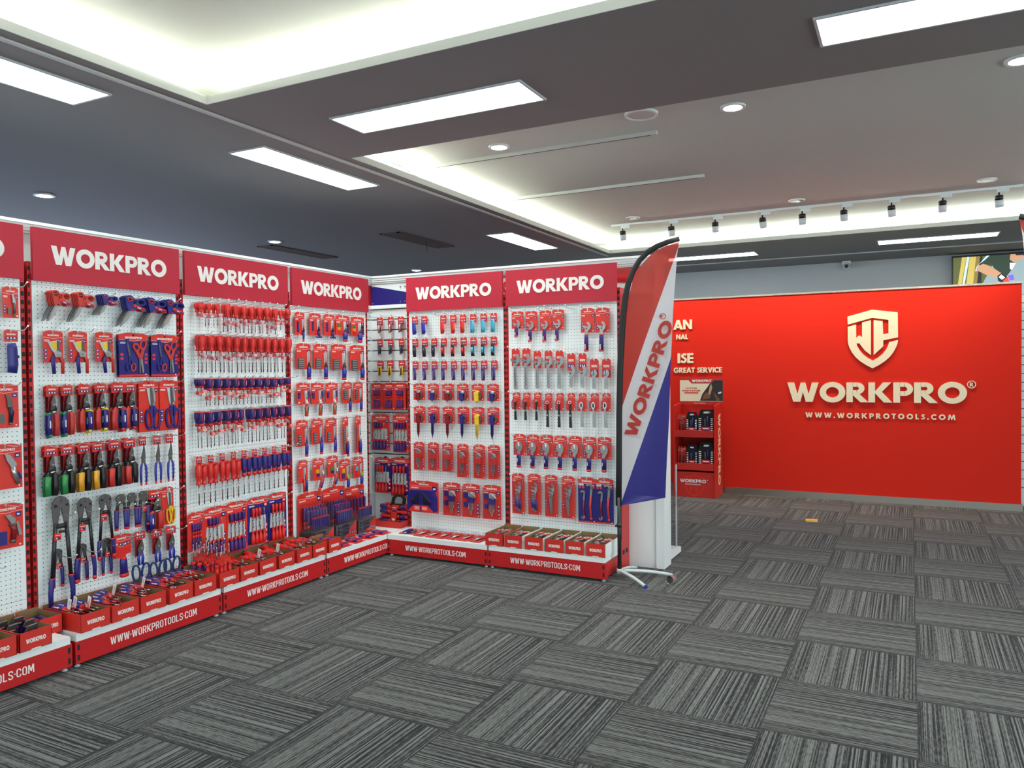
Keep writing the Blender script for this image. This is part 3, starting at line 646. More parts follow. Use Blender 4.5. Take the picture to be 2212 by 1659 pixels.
def t_scissors(parts, w, h, col, trim, M=None, tagit=True, y=0.0):
    """shears hung by one bow: bow and blade lean left, second bow swings out right"""
    M = M or Matrix.Identity(4)
    q = lambda x, z: ((x-92)/185*w, -z/278*h)
    s = w/185
    a = MB(); a.M = M; a.strip([q(28, 24), q(45, 9), q(68, 10), q(84, 26), q(82, 52), q(64, 64), q(40, 58)], 11*s, y-.004, y+.004, col, True)
    a.prism([q(30, 56), q(44, 66), q(78, 64), q(86, 112), q(76, 140), q(48, 140), q(38, 112)], y-.0035, y+.0035, col); P(parts, 'handle', a)
    a = MB(); a.M = M; a.strip([q(120, 40), q(148, 28), q(172, 38), q(180, 62), q(162, 82), q(134, 80), q(116, 62)], 10*s, y-.0035, y+.0045, col, True)
    a.prism([q(116, 58), q(140, 82), q(112, 116), q(84, 140), q(64, 132), q(84, 96)], y-.003, y+.0045, col); P(parts, 'handle', a)
    if trim != col:
        a = MB(); a.M = M; a.strip([q(38, 30), q(50, 20), q(66, 21), q(75, 31), q(72, 46), q(60, 51), q(46, 47)], 5*s, y-.0052, y-.003, 'plastic_red', True); P(parts, 'inner_rim', a, 0)
    a = MB(); a.M = M; a.prism([q(62, 128), q(84, 128), q(40, 225), q(-12, 280), q(-16, 278), q(12, 215)], y-.0015, y+.001, 'chrome'); P(parts, 'blade', a)
    a = MB(); a.M = M; a.prism([q(52, 128), q(76, 128), q(28, 225), q(-16, 280), q(-19, 277), q(4, 215)], y+.001, y+.0035, 'shaft_steel'); P(parts, 'blade', a)
    a = MB(); a.M = M; a.disc(*q(72, 132), 7*s, y-.006, y, 'navy' if col != 'blue' else 'plastic_red', 10); P(parts, 'pivot_screw', a)
    if tagit:
        a = MB(); a.M = M; a.prism([q(82, 78), q(102, 84), q(178, 112), q(176, 142), q(98, 112), q(80, 98)], y-.0062, y-.0052, 'pack_red'); a.prism([q(100, 96), q(172, 122), q(171, 134), q(98, 107)], y-.0068, y-.006, 'pack_blue'); a.prism([q(112, 102), q(140, 112), q(139, 119), q(111, 109)], y-.0072, y-.006, 'print_white'); P(parts, 'tag', a)
def k_scissors(w, h, col, trim):
    p = []; c = {'red': 'grip_red', 'blue': 'blue'}[col]; t_scissors(p, w, h, c, 'x' if col == 'blue' else c); return p
def jaws(parts, w, z0, z1, m='gunmetal', y=0.0, lean=0.0, par=None):
    H = z0-z1
    for s in (-1, 1):
        a = MB(); a.prism([(lean*w+s*.02*w-.01*w*s, z0-(0 if s > 0 else .03*H)), (lean*w+s*.13*w, z0-.35*H), (s*.26*w, z0-.70*H), (s*.20*w, z1), (-s*.10*w, z1), (-s*.12*w, z0-.75*H), (lean*w-s*.02*w, z0-.3*H)], y-.003+s*.002, y+.003+s*.002, m); P(parts, 'jaw', a, par)
def k_avsnips(w, h, c1, c2, trim):
    p = []; cm = {'red': 'grip_red', 'blue': 'blue', 'green': 'green', 'black': 'black', 'yellow': 'yellow', 'amber': 'amber'}
    a = MB(); rect(a, -.02*w, -.32*h, w*.5, h*.40, .002, .004, 'dark_red'); P(p, 'backing_card', a)
    htag(p, w*.88, h*.22, 0)
    y = -.012
    jaws(p, w*.72, -.15*h, -.41*h, 'gunmetal', y, .08)
    a = MB(); a.tube([(0, y, -.39*h), (.02*w, y, -.45*h), (.03*w, y, -.54*h)], [.17*w, .28*w, .27*w], 'black', 10, .35); P(p, 'spring_housing', a)
    a = MB(); a.disc(.02*w, -.375*h, .07*w, y-.007, y, 'chrome', 10); P(p, 'pivot_bolt', a)
    a = MB(); a.tube([(-.16*w, y-.009, -.525*h), (.20*w, y-.009, -.515*h)], .016*h, 'chrome', 8); P(p, 'latch_bar', a)
    blk = c2 == 'black'
    if blk: L, Rr = 'black', 'black'
    elif c1 == 'blue' or (trim == 'green'): L, Rr = 'blue', 'grip_red'
    else: L, Rr = 'grip_red', 'blue'
    tm = cm[trim]
    for s, m_ in ((-1, L), (1, Rr)):
        path = [(s*.16*w, -.52*h), (s*.28*w, -.60*h), (s*.32*w, -.78*h), (s*.26*w, -.985*h)]
        i = grip(p, 'handle', path, [.12*w, .20*w, .20*w, .19*w], m_, None, y=y, flat=.38)
        if blk and s < 0:
            a = MB(); a.tube([(-.27*w, y-.003, -.62*h), (-.30*w, y-.003, -.78*h), (-.25*w, y-.003, -.985*h)], [.23*w, .22*w, .21*w], tm, 8, .40); P(p, 'grip_cover', a, i)
            a = MB(); a.tube([(-.52*w, y-.003, -.625*h), (-.28*w, y-.003, -.615*h), (-.06*w, y-.003, -.625*h)], [.05*w, .09*w, .06*w], tm, 8, .7); P(p, 'flange', a, i)
        elif m_ == 'blue' and not blk:
            a = MB(); a.tube([(s*.06*w, y, -.535*h), (s*.26*w, y, -.555*h), (s*.50*w, y, -.58*h)], [.10*w, .14*w, .07*w], tm, 8, .5); P(p, 'trim', a, i)
            a = MB(); a.tube([(s*.27*w, y, -.955*h), (s*.27*w, y, -.985*h), (s*.40*w, y, -1.0*h)], [.20*w, .19*w, .09*w], tm, 8, .45); P(p, 'trim', a, i)
            a = MB(); rect(a, s*.30*w, -.76*h, .07*w, .14*h, y-.2*w*.38-.0025, y-.002, 'print_white'); P(p, 'grip_print', a, i)
        else:
            a = MB(); a.tube([(s*.10*w, y, -.59*h), (s*.50*w, y, -.60*h)], [.07*w, .05*w], m_, 8, .8); P(p, 'flange', a, i)
    return p
def k_tinsnips(w, h, style):
    p = []; y = -.008
    if style == 'loop':
        a = MB(); rect(a, -.12*w, -.30*h, w*.42, h*.40, .001, .003, 'dark_red'); P(p, 'backing_card', a)
    htag(p, w*.8, h*.2 if style == 'straight' else h*.16, 0)
    z1 = -.58*h if style == 'straight' else -.44*h
    jaws(p, w*.95, -.15*h, z1+.02*h, 'gunmetal', y, .08)
    a = MB(); a.disc(.04*w, z1+.10*h, .075*w, y-.007, y, 'chrome', 10); P(p, 'pivot_bolt', a)
    if style == 'straight':
        for s in (-1, 1): grip(p, 'handle', [(s*.14*w, z1+.02*h), (s*.26*w, z1-.06*h), (s*.30*w, -.80*h), (s*.26*w, -.985*h)], [.09*w, .14*w, .13*w, .10*w], 'bright_blue', .012, y=y)
    else:
        for s in (-1, 1):
            grip(p, 'handle', [(s*.10*w, z1+.03*h), (s*.16*w, z1-.10*h), (s*.12*w, -.68*h)], [.07*w, .11*w, .10*w], 'bright_blue', None, y=y)
            a = MB(); a.M = Matrix.Translation((0, y, 0)); a.strip(oval(s*.34*w, -.83*h, .27*w, .165*h, -s*.12), .09*w, -.005, .005, 'loop_blue', True); P(p, 'handle_loop', a)
    return p
def k_boltcutter(w, h, style, v=0):
    p = []; y = -.012
    hd, ar = {'long': (.25, .72), 'mini': (.34, .5), 'cable': (.30, .46)}[style]
    hw = {'long': .31, 'mini': .36, 'cable': .40}[style]
    for s in (-1, 1):
        a = MB(); b = hd
        if style == 'cable': a.prism([(0, -.01*h), (s*.22*w, -.02*h), (s*hw*w, -.10*h), (s*hw*w*.9, -.2*h), (s*.2*w, -.27*h), (s*.18*w, -b*h), (0, -b*h)], y-.004, y+.004, 'gunmetal')
        else: a.prism([(s*.005*w, 0), (s*.16*w, -.015*h), (s*hw*w*.92, -.05*h), (s*hw*w, -.10*h), (s*hw*w*.85, -b*h*1.02), (s*hw*w*.42, -b*h*1.02), (s*.02*w, -.12*h)], y-.005, y+.005, 'gunmetal')
        P(p, 'jaw', a)
    a = MB(); rect(a, 0, -.085*h, w*hw*1.5, h*.045, y-.008, y-.005, 'gunmetal')
    for s in (-1, 1): a.disc(s*hw*w*.62, -.085*h, .05*w, y-.011, y-.005, 'navy' if style != 'cable' else 'chrome', 10)
    P(p, 'link_plate', a)
    x1 = .40*w
    for s in (-1, 1):
        xa, xb = s*hw*w*.62, s*(hw*w*.62+(x1-hw*w*.62)*.68)
        a = MB(); a.tube([(xa, y, -hd*h+.01), (xb, y, -ar*h-.01)], .075*w if style == 'long' else .12*w, 'black', 8, .8); P(p, 'arm', a)
        gr = .092*w if style == 'long' else (.15*w if style == 'mini' else .17*w)
        grip(p, 'grip', [(xb, -ar*h), (xb+s*.02*w, -ar*h-.02*h), (s*x1, -.86*h), (s*x1*.98, -.985*h)], [gr, gr*1.15, gr, gr*.9], 'blue', .016 if style == 'long' else .01, y=y, flat=.75)
    if style == 'long':
        a = MB(); a.tube([(-hw*w*.6, y, -hd*h-.012), (hw*w*.6, y, -hd*h-.012)], .012*1.0*w/.14, 'black', 8); a.tube([(-hw*w*.2, y, -hd*h*1.28), (hw*w*.75, y, -hd*h*1.28)], .008, 'black', 8); P(p, 'hinge', a)
    tw = .038 if style == 'long' else .026
    a = MB(); tx, tz = (-hw*w*.62, -hd*h*1.42) if style == 'long' else ((-.1*w, -hd*h*(1.75 if style == 'cable' else 1.3)))
    if style != 'cable' or v:
        rect(a, tx, tz, tw, tw*1.05, y-.019, y-.0175, 'pack_red'); rect(a, tx, tz+tw*.2, tw*.7, tw*.1, y-.0195, y-.018, 'print_white'); rect(a, tx, tz-tw*.2, tw*.7, tw*.26, y-.0195, y-.018, 'pack_blue'); rect(a, tx-.006, tz-tw*.2, tw*.2, tw*.16, y-.02, y-.018, 'print_white'); P(p, 'hang_tag', a)
    return p
def k_snipcard(w, h, lab):
    p = []; card(p, w, h*.72, icons='left'); y = -.012
    a = MB(); a.prism([(-.30*w, -.27*h), (.22*w, -.22*h), (.30*w, -.40*h), (.05*w, -.52*h), (-.12*w, -.44*h)], -.012, -.003, 'light_grey'); P(p, 'blister', a)
    a = MB(); a.prism([(-.20*w, -.28*h), (.10*w, -.25*h), (.14*w, -.42*h), (-.02*w, -.44*h)], -.0135, -.012, 'yellow'); P(p, 'yellow_label', a)
    a = MB(); a.prism([(.14*w, -.23*h), (.24*w, -.24*h), (.27*w, -.45*h), (.36*w, -.56*h), (.22*w, -.60*h), (.13*w, -.5*h)], y-.006, y, 'gunmetal'); P(p, 'jaw', a)
    a = MB(); a.prism([(-.06*w, -.50*h), (.12*w, -.46*h), (.34*w, -.50*h), (.30*w, -.60*h), (.0, -.60*h)], y-.009, y-.003, 'steel'); a.disc(.16*w, -.53*h, .06*w, y-.012, y-.005, 'chrome', 10); P(p, 'jaw', a)
    grip(p, 'handle', [(-.02*w, -.58*h), (-.08*w, -.68*h), (-.02*w, -.98*h)], [.08*w, .11*w, .10*w], 'blue', None, y=y); grip(p, 'handle', [(.26*w, -.58*h), (.42*w, -.66*h), (.42*w, -.98*h)], [.07*w, .10*w, .09*w], 'grip_red', None, y=y)
    return p
def k_scissorset(w, h):
    p = []; card(p, w, h, 'pack_blue', icons=None)
    a = MB()
    for q in range(3): rect(a, .42*w, -.5*h-q*.09*h, .1*w, .06*h, -.0028, -.002, 'pack_red')
    for q in range(2): rect(a, -.40*w, -.5*h-q*.09*h, .1*w, .06*h, -.0028, -.002, 'pack_red')
    P(p, 'print', a, 0)
    y0, y1 = -.013, -.004
    a = MB(); a.prism([(-.30*w, -.14*h), (-.16*w, -.14*h), (-.04*w, -.50*h), (.06*w, -.20*h), (.40*w, -.15*h), (.46*w, -.34*h), (.34*w, -.60*h), (.34*w, -.93*h), (.10*w, -.93*h), (.06*w, -.70*h), (.02*w, -.92*h), (-.26*w, -.92*h), (-.28*w, -.64*h), (-.20*w, -.5*h)], -.0035, -.002, 'blue'); P(p, 'blister', a)
    for cx, cz, rx, rz, rt_ in ((.06, -.33, .085, .085, .5), (.30, -.27, .095, .105, -.35)):
        a = MB(); a.strip(oval(cx*w, cz*h, rx*w, rz*h, rt_), .055*w, y0, y1, 'grip_red', True); a.prism([(cx*w-.05*w, cz*h-.08*h), (cx*w+.06*w, cz*h-.08*h), (.25*w, -.60*h), (.15*w, -.60*h)], y0+.001, y1, 'grip_red'); P(p, 'handle', a)
    a = MB(); a.prism([(.15*w, -.58*h), (.22*w, -.58*h), (.19*w, -.93*h), (.15*w, -.92*h)], y0+.002, y0+.004, 'shaft_steel'); P(p, 'blade', a)
    a = MB(); a.prism([(.20*w, -.58*h), (.27*w, -.58*h), (.32*w, -.90*h), (.27*w, -.93*h)], y0+.004, y0+.006, 'steel'); P(p, 'blade', a)
    a = MB(); a.prism([(-.24*w, -.17*h), (-.18*w, -.32*h), (-.12*w, -.58*h), (-.17*w, -.58*h), (-.23*w, -.34*h)], -.009, -.005, 'gunmetal'); P(p, 'blade', a)
    for cx, m_ in ((-.21, 'blue'), (-.05, 'grip_red')):
        a = MB(); a.strip(oval(cx*w, -.79*h, .075*w, .085*h, .2 if cx < -.1 else -.2), .035*w, -.012, -.004, m_, True); a.strip([(-.15*w, -.54*h), (cx*.8*w-.02*w, -.71*h)], .05*w, -.011, -.004, 'blue'); P(p, 'handle', a)
    return p
def k_scissorcard(w, h, clear=''):
    p = []; card(p, w, h, icons='left'); y = -.010; m_ = 'blue' if not clear else 'yellow'
    a = MB(); a.prism([(-.12*w, -.16*h), (.24*w, -.13*h), (.30*w, -.40*h), (.16*w, -.55*h), (.0, -.46*h)], -.008, -.003, 'light_grey'); P(p, 'blister', a)
    a = MB(); a.prism([(.02*w, -.15*h), (.12*w, -.14*h), (.18*w, -.36*h), (.20*w, -.52*h), (.06*w, -.52*h)], y-.002, y, 'gunmetal'); P(p, 'blade', a)
    a = MB(); a.prism([(.12*w, -.14*h), (.22*w, -.16*h), (.24*w, -.36*h), (.26*w, -.52*h), (.12*w, -.52*h)], y, y+.002, 'steel'); P(p, 'blade', a)
    for s in (-1, 1):
        a = MB(); a.strip(oval(.16*w+s*.20*w, -.77*h, .165*w, .19*h, -s*.10), .08*w, y-.005, y+.004, m_, True); a.prism([(.16*w, -.50*h), (.16*w+s*.14*w, -.52*h), (.16*w+s*.17*w, -.62*h), (.16*w+s*.04*w, -.66*h)], y-.004, y+.004, m_); i = P(p, 'handle', a)
        if not clear: b = MB(); b.strip(oval(.16*w+s*.20*w, -.77*h, .11*w, .14*h, -s*.10), .02*w, y-.006, y-.004, 'plastic_red', True); P(p, 'inner_rim', b, i)
    a = MB(); a.disc(.16*w, -.47*h, .05*w, y-.007, y-.001, 'chrome', 10); P(p, 'pivot_screw', a)
    return p
def k_gunpack(w, h):
    p = []; card(p, w, h*.50, icons=None, logo=.5)
    a = MB(); 
    for q in range(3): rect(a, -.06*w+q*.14*w, -.24*h, .11*w, .07*h, -.0028, -.002, 'pack_blue'); rect(a, -.06*w+q*.14*w, -.24*h, .05*w, .03*h, -.0032, -.002, 'print_white')
    P(p, 'print', a, 0)
    a = MB(); a.prism([(-.42*w, -.36*h), (.34*w, -.36*h), (.34*w, -.46*h), (.12*w, -.50*h), (.10*w, -.60*h), (-.10*w, -.60*h), (-.12*w, -.56*h), (-.45*w, -.54*h)], -.020, -.004, 'plastic_red'); P(p, 'blade_guard', a)
    grip(p, 'handle', [(0, -.57*h), (0, -.64*h), (.02*w, -.97*h)], [.15*w, .20*w, .215*w], 'blue', .016, y=-.016, flat=.6)
    return p
def k_knifecard(w, h, style):
    p = []; card(p, w, h, icons='left'); y = -.010
    if style in ('fold', 'fold2'):
        a = MB(); a.prism([(.0, -.24*h), (.12*w, -.26*h), (.24*w, -.42*h), (.26*w, -.56*h), (.06*w, -.52*h), (.06*w, -.38*h)], y-.003, y+.003, 'steel' if style == 'fold' else 'gunmetal'); P(p, 'blade', a)
        grip(p, 'handle', [(.15*w, -.52*h), (.22*w, -.66*h), (.18*w, -.90*h)], [.075*w, .085*w, .06*w], 'gunmetal' if style == 'fold' else 'navy', .008, 'gunmetal', y=y)
        a = MB(); rect(a, -.14*w, -.78*h, .2*w, .2*h, -.009, -.002, 'gunmetal'); P(p, 'spare_blade_case', a)
    elif style == 'alu':
        a = MB(); a.prism([(-.05*w, -.22*h), (.10*w, -.24*h), (.30*w, -.46*h), (.26*w, -.54*h), (.14*w, -.54*h), (.0, -.36*h)], y-.006, y+.004, 'steel'); P(p, 'blade_holder', a)
        grip(p, 'handle', [(.20*w, -.50*h), (.24*w, -.66*h), (.36*w, -.90*h)], [.08*w, .085*w, .07*w], 'steel', None, y=y)
        a = MB(); a.prism([(.36*w, -.62*h), (.46*w, -.78*h), (.44*w, -.82*h), (.34*w, -.70*h)], y-.004, y, 'pack_blue'); P(p, 'release_lever', a)
    else:
        a = MB(); a.prism([(-.05*w, -.26*h), (.08*w, -.24*h), (.24*w, -.36*h), (.22*w, -.50*h), (.12*w, -.46*h)], y-.006, y+.004, 'steel'); P(p, 'blade_holder', a)
        grip(p, 'handle', [(.14*w, -.46*h), (.22*w, -.58*h), (.18*w, -.84*h)], [.08*w, .09*w, .08*w], 'dark_red', .012, 'gunmetal', y=y)
        a = MB(); rect(a, -.12*w, -.76*h, .24*w, .3*h, -.012, -.002, 'blue'); P(p, 'blade_case', a)
        a = MB(); a.prism([(.26*w, -.44*h), (.33*w, -.42*h), (.44*w, -.74*h), (.34*w, -.74*h)], y-.003, y+.002, 'steel'); P(p, 'spare_knife', a)
    return p
def k_blueknife(w, h):
    p = []; htag(p, w, h*.28, 0)
    a = MB(); a.prism([(-.10*w, -.22*h), (.04*w, -.30*h), (-.10*w, -.34*h)], -.007, -.005, 'steel'); P(p, 'blade_tip', a)
    a = MB(); a.tube([(-.05*w, -.012, -.31*h), (-.02*w, -.012, -.42*h), (.02*w, -.012, -.8*h), (-.05*w, -.012, -.99*h)], [.30*w, .38*w, .40*w, .36*w], 'blue', 10, .45); i = P(p, 'handle', a)
    a = MB(); rect(a, .38*w, -.62*h, .1*w, .06*h, -.020, -.008, 'navy'); P(p, 'slider', a, i)
    return p
def drv_profile(col, r, L):
    if col == 'red': return [(r*.35, 0), (r*.75, -.03*L), (r*.95, -.12*L), (r*1.0, -.35*L), (r*.92, -.55*L), (r*.62, -.78*L), (r*.60, -.85*L), (r*.78, -.95*L), (r*.72, -L)]
    return [(r*.6, 0), (r*1.05, -.02*L), (r*1.12, -.1*L), (r*1.10, -.45*L), (r*.88, -.66*L), (r*.70, -.80*L)]
def driver_mb(a, col, r, hl, tot, up=1, x=0.0, z=0.0, y=0.0, n=8, sr=None):
    """one screwdriver into a builder; up=-1 turns it over"""
    a.M = Matrix.Translation((x, y, z)) @ (Matrix.Identity(4) if up == 1 else Matrix.Rotation(PI, 4, 'Y'))
    c = {'red': 'plastic_red', 'blue': 'blue', 'green': 'green'}[col]
    a.lathe(drv_profile(col, r, hl), c, n)
    if col != 'red':
        a.lathe([(r*.70, -.78*hl), (r*.86, -.88*hl), (r*.74, -hl)], 'plastic_red', n); a.lathe([(r*.55, .001), (r*.95, -.012*hl), (r*.96, -.04*hl)], 'plastic_red', n)
        for q in (-.5, .5): a.box(q*r-.0012, q*r+.0012, -r*.90, -r*.5, -.62*hl, -.06*hl, 'plastic_red')
        a.box(r*.55, r*.75, -r*.72, -r*.3, -.5*hl, -.2*hl, 'print_white')
    sr = sr or max(.0022, r*.17)
    a.lathe([(sr, -hl*.98), (sr, -tot*.93)], 'shaft_steel', 6); a.lathe([(sr*1.05, -tot*.93), (sr*1.05, -tot*.98), (sr*.4, -tot)], 'black', 6)
    a.M = Matrix.Identity(4); return a
def k_screwdriver(w, h, col, frac, price=0, v=0):
    p = []; r = w*.5; hl = h*frac
    a = MB(); c = {'red': 'plastic_red', 'blue': 'blue'}[col]; a.lathe(drv_profile(col, r, hl), c, 12)
    if col == 'red': a.disc(0, -.055*hl, r*.2, -r*.98, -r*.6, 'dark_red', 8)
    i = P(p, 'handle', a)
    if col == 'blue':
        a = MB(); a.lathe([(r*.70, -.78*hl), (r*.88, -.88*hl), (r*.76, -hl)], 'plastic_red', 12); P(p, 'ferrule', a, i)
        a = MB(); a.lathe([(r*.55, .001), (r*1.08, -.012*hl), (r*1.10, -.04*hl)], 'plastic_red', 12)
        for q in (-.45, .5): a.strip([(q*r, -.03*hl), (q*r, -.3*hl), (q*r*.7+r*.12, -.45*hl), (q*r*.7+r*.1, -.66*hl)], r*.1, -r*1.10, -r*.6, 'plastic_red')
        P(p, 'stripe', a, i)
        a = MB(); a.box(r*.50, r*.78, -r*.98, -r*.5, -.55*hl, -.18*hl, 'print_white'); P(p, 'handle_print', a, i)
    a = MB(); sr = max(.0023, r*.15); a.lathe([(sr, -hl*.97), (sr, -h*.93)], 'shaft_steel', 8); i = P(p, 'shaft', a)
    a = MB(); a.lathe([(sr*1.15, -h*.93), (sr*1.15, -h*.975), (sr*.5, -h)], 'black', 8); P(p, 'tip', a, i)
    z = -hl-min(.022, (h-hl)*.35)-(0, .014, -.006, .026)[v]
    a = MB(); a.M = Matrix.Translation((0, 0, z)) @ Matrix.Rotation((-.5, -.2, -.9, .1)[v], 4, 'Z') @ Matrix.Rotation((0, .12, -.1, .2)[v], 4, 'Y')
    b1, b2 = ('pack_blue', 'pack_red') if col == 'red' else ('pack_red', 'pack_red')
    a.strip([(-.004, 0), (.004, 0)], .02, -.0055, .0055, b2); rect(a, .020, 0, .036, .025, -.0046, -.0036, b2); rect(a, .018, -.001, .040, .010, -.0052, -.004, b1)
    rect(a, .021, .0065, .026, .0038, -.0056, -.004, 'print_white'); rect(a, .021, -.002, .024, .0045, -.0062, -.004, 'print_white'); rect(a, .021, -.0098, .014, .0024, -.0056, -.004, 'print_white')
    P(p, 'swing_tag', a)
    if price:
        a = MB(); a.prism([(.004, z-.012), (.062, z-.030), (.070, z-.004), (.008, z+.010)], -.001, .001, 'tag_white'); a.prism([(.03, z-.016), (.055, z-.024), (.058, z-.014), (.034, z-.006)], -.0016, .0016, 'light_grey'); P(p, 'price_tag', a)
    return p
def k_twinpack(w, h, col):
    p = []; htag(p, w*.55, h*.17, 0)
    for s in (-1, 1): a = MB(); driver_mb(a, col, w*(.265 if col == 'red' else .225), h*.42, h*.82, 1, s*.255*w, -.165*h, -.020, 12); P(p, 'screwdriver', a)
    a = MB(); a.tube([(-.30*w, -.034, -.20*h), (0, -.04, -.17*h), (.36*w, -.034, -.20*h)], [.07*w, .13*w, .07*w], 'plastic_red', 8, .6); a.tube([(0, -.005, -.15*h), (0, -.036, -.18*h)], .08*w, 'plastic_red', 8); P(p, 'plastic_clip', a)
    return p
def k_driverset(w, h, cc, hc, nb, long_, style):
    p = []; card(p, w, h, 'pack_'+cc, icons='right' if style != 'short' else None)
    nt = 3 if long_ else 4
    if style == 'short':
        for k in range(4):
            a = MB(); driver_mb(a, hc, w*.070, h*.27, h*.3, 1, (-.27+.18*k)*w*.8, -.28*h, -.009); P(p, 'screwdriver', a)
            a = MB(); driver_mb(a, hc, w*.076, h*.34, h*.36, -1, (-.27+.18*k)*w*.8, -.93*h, -.009); P(p, 'screwdriver', a)
        return p
    a = MB(); a.prism([(-.40*w, -.40*h), (.36*w, -.40*h), (.36*w, -.70*h), (-.44*w, -.70*h)], -.004, -.002, 'light_grey'); P(p, 'blister', a)  # pale panel: white reflections of the clear bubble put into its colour
    for k in range(nt):
        a = MB(); driver_mb(a, hc, w*.068, h*.20, h*.40, 1, (-.29+.155*k)*w if long_ else (-.31+.19*k)*w, -.22*h, -.012); P(p, 'screwdriver', a)
    for k in range(4):
        lg = long_ and k == 3
        a = MB(); driver_mb(a, hc, w*(.088 if hc == 'red' else .080), h*.27, h*(.78 if lg else .52), -1, (-.33+.185*k)*w, -.96*h, -.014); P(p, 'screwdriver', a)
    return p
def k_bitdriver(w, h, style, v=None):
    p = []; ch = {'pistol': .70, 'narrow': 1.0 if v else .95, 'slim': .80, 'tee': .86, 'stubby': .78, 'orange': .66, 'strip': .72}.get(style, .72)
    cw = w if style not in ('narrow',) else w*.62
    card(p, cw, h*ch, icons=None)
    y = -.014; dx = {'slim': .28, 'tee': .22, 'stubby': .12, 'ratchet': .30, 'orange': .16, 'strip': .20, 'light': .28, 'narrow': .14, 'pliers': .1, 'pistol': .22, 'collar': .22}[style]*w
    a = MB(); a.prism([(dx-.10*w, -.26*h), (dx+.08*w, -.24*h), (dx+.10*w, -.66*h), (dx-.06*w, -.66*h)], -.010, -.003, 'light_grey'); P(p, 'blister', a)
    def bits(x, z0, z1, bw, m_):
        a = MB(); n = max(2, int((z0-z1)/.016)); rect(a, x, (z0+z1)/2, bw, z0-z1, -.008, -.002, m_)
        for k in range(n): rect(a, x, z0-(k+.5)*(z0-z1)/n, bw*.8, (z0-z1)/n*.45, -.010, -.008, 'steel' if m_ == 'gunmetal' else m_)
        P(p, 'bit_case', a)
    if style == 'ratchet': bits(-.20*w, -.42*h, -(.42+v*1.15)*h if v < .3 else -(.36+v)*h, .42*w, 'gunmetal')
    elif style in ('slim', 'tee'): bits(-.22*w, -.34*h, -.70*h, .14*w, 'violet')
    elif style == 'stubby':
        for x, ms in ((-.28, ('green', 'amber', 'plastic_red')), (.34, ('navy', 'violet', 'navy'))):
            for k, m_ in enumerate(ms): bits(x*w, -(.36+.12*k)*h, -(.46+.12*k)*h, .2*w, m_)
    elif style == 'orange': bits(-.34*w, -.30*h, -.48*h, .16*w, 'violet'); bits(.36*w, -.28*h, -.46*h, .16*w, 'violet')
    elif style == 'strip': bits(-.22*w, -.24*h, -.60*h, .30*w, 'gunmetal')
    elif style == 'light': bits(-.24*w, -.40*h, -.68*h, .26*w, 'gunmetal')
    elif style == 'narrow': bits(-.18*w, -.30*h, -.86*h, .12*w, 'gunmetal')
    elif style == 'pistol': bits(-.10*w, -.36*h, -.48*h, .28*w, v); bits(-.04*w, -.49*h, -.58*h, .22*w, 'blue')
    elif style == 'collar': bits(-.18*w, -.32*h, -.46*h, .26*w, v); bits(-.18*w, -.47*h, -.64*h, .26*w, 'violet' if v == 'amber' else 'plastic_red')
    a = MB(); a.lathe([(.0032, -.26*h), (.0036, -.56*h)], 'steel', 8); a.M = Matrix.Translation((dx, y, 0)); a2 = MB(); a2.M = Matrix.Translation((dx, y, 0)); a2.lathe([(.004, -.24*h), (.004, -.60*h)], 'steel', 8); P(p, 'shaft', a2)
    if style == 'pistol':
        a = MB(); a.tube([(dx+.1*w, y, -.42*h), (dx+.08*w, y, -.60*h)], [.08*w, .10*w], 'steel', 10); P(p, 'collar', a)
        grip(p, 'handle', [(dx+.08*w, -.58*h), (dx+.02*w, -.72*h), (dx-.22*w, -.97*h)], [.11*w, .13*w, .10*w], 'grip_red', .018, 'grip_red', y=y, flat=.8); a = MB(); a.tube([(dx-.02*w, y-.006, -.76*h), (dx-.17*w, y-.006, -.94*h)], [.09*w, .085*w], 'blue', 8, .9); P(p, 'grip_pad', a); return p
    if style == 'pliers':
        for s, m_ in ((-1, 'grip_red'), (1, 'blue')): grip(p, 'handle', [(dx+s*.10*w, -.60*h), (dx+s*.14*w, -.76*h), (dx+s*.13*w, -.98*h)], [.08*w, .13*w, .11*w], m_, .008, y=y, flat=.7)
        return p
    a = MB(); a.tube([(dx, y, -.52*h), (dx, y, -.60*h), (dx, y, -.68*h)], [.04*w, .075*w, .085*w], {'orange': 'chrome', 'collar': 'lime', 'light': 'bright_blue', 'narrow': 'steel'}.get(style, 'black'), 10); P(p, 'collar', a)
    if style == 'tee':
        a = MB(); a.tube([(dx-.24*w, y, -.93*h), (dx, y, -.92*h), (dx+.24*w, y, -.93*h)], [.05*w, .075*w, .05*w], 'blue', 10); a.tube([(dx, y, -.66*h), (dx, y, -.92*h)], [.05*w, .09*w], 'blue', 10); P(p, 'handle', a); return p
    hw = {'stubby': .14, 'slim': .09, 'orange': .12, 'narrow': .13}.get(style, .12)*w
    grip(p, 'handle', [(dx, -.66*h), (dx-.01*w, -.76*h), (dx-.03*w, -.97*h)], [hw*.7, hw, hw*.86], 'navy' if style == 'orange' else 'bright_blue', .012, 'grip_red', y=y, flat=.85, n=10)
    if style == 'orange': a = MB(); a.tube([(dx-.05*w, y-.004, -.70*h), (dx-.06*w, y-.004, -.95*h)], hw*.7, 'orange', 8, .9); P(p, 'grip_pad', a)
    return p
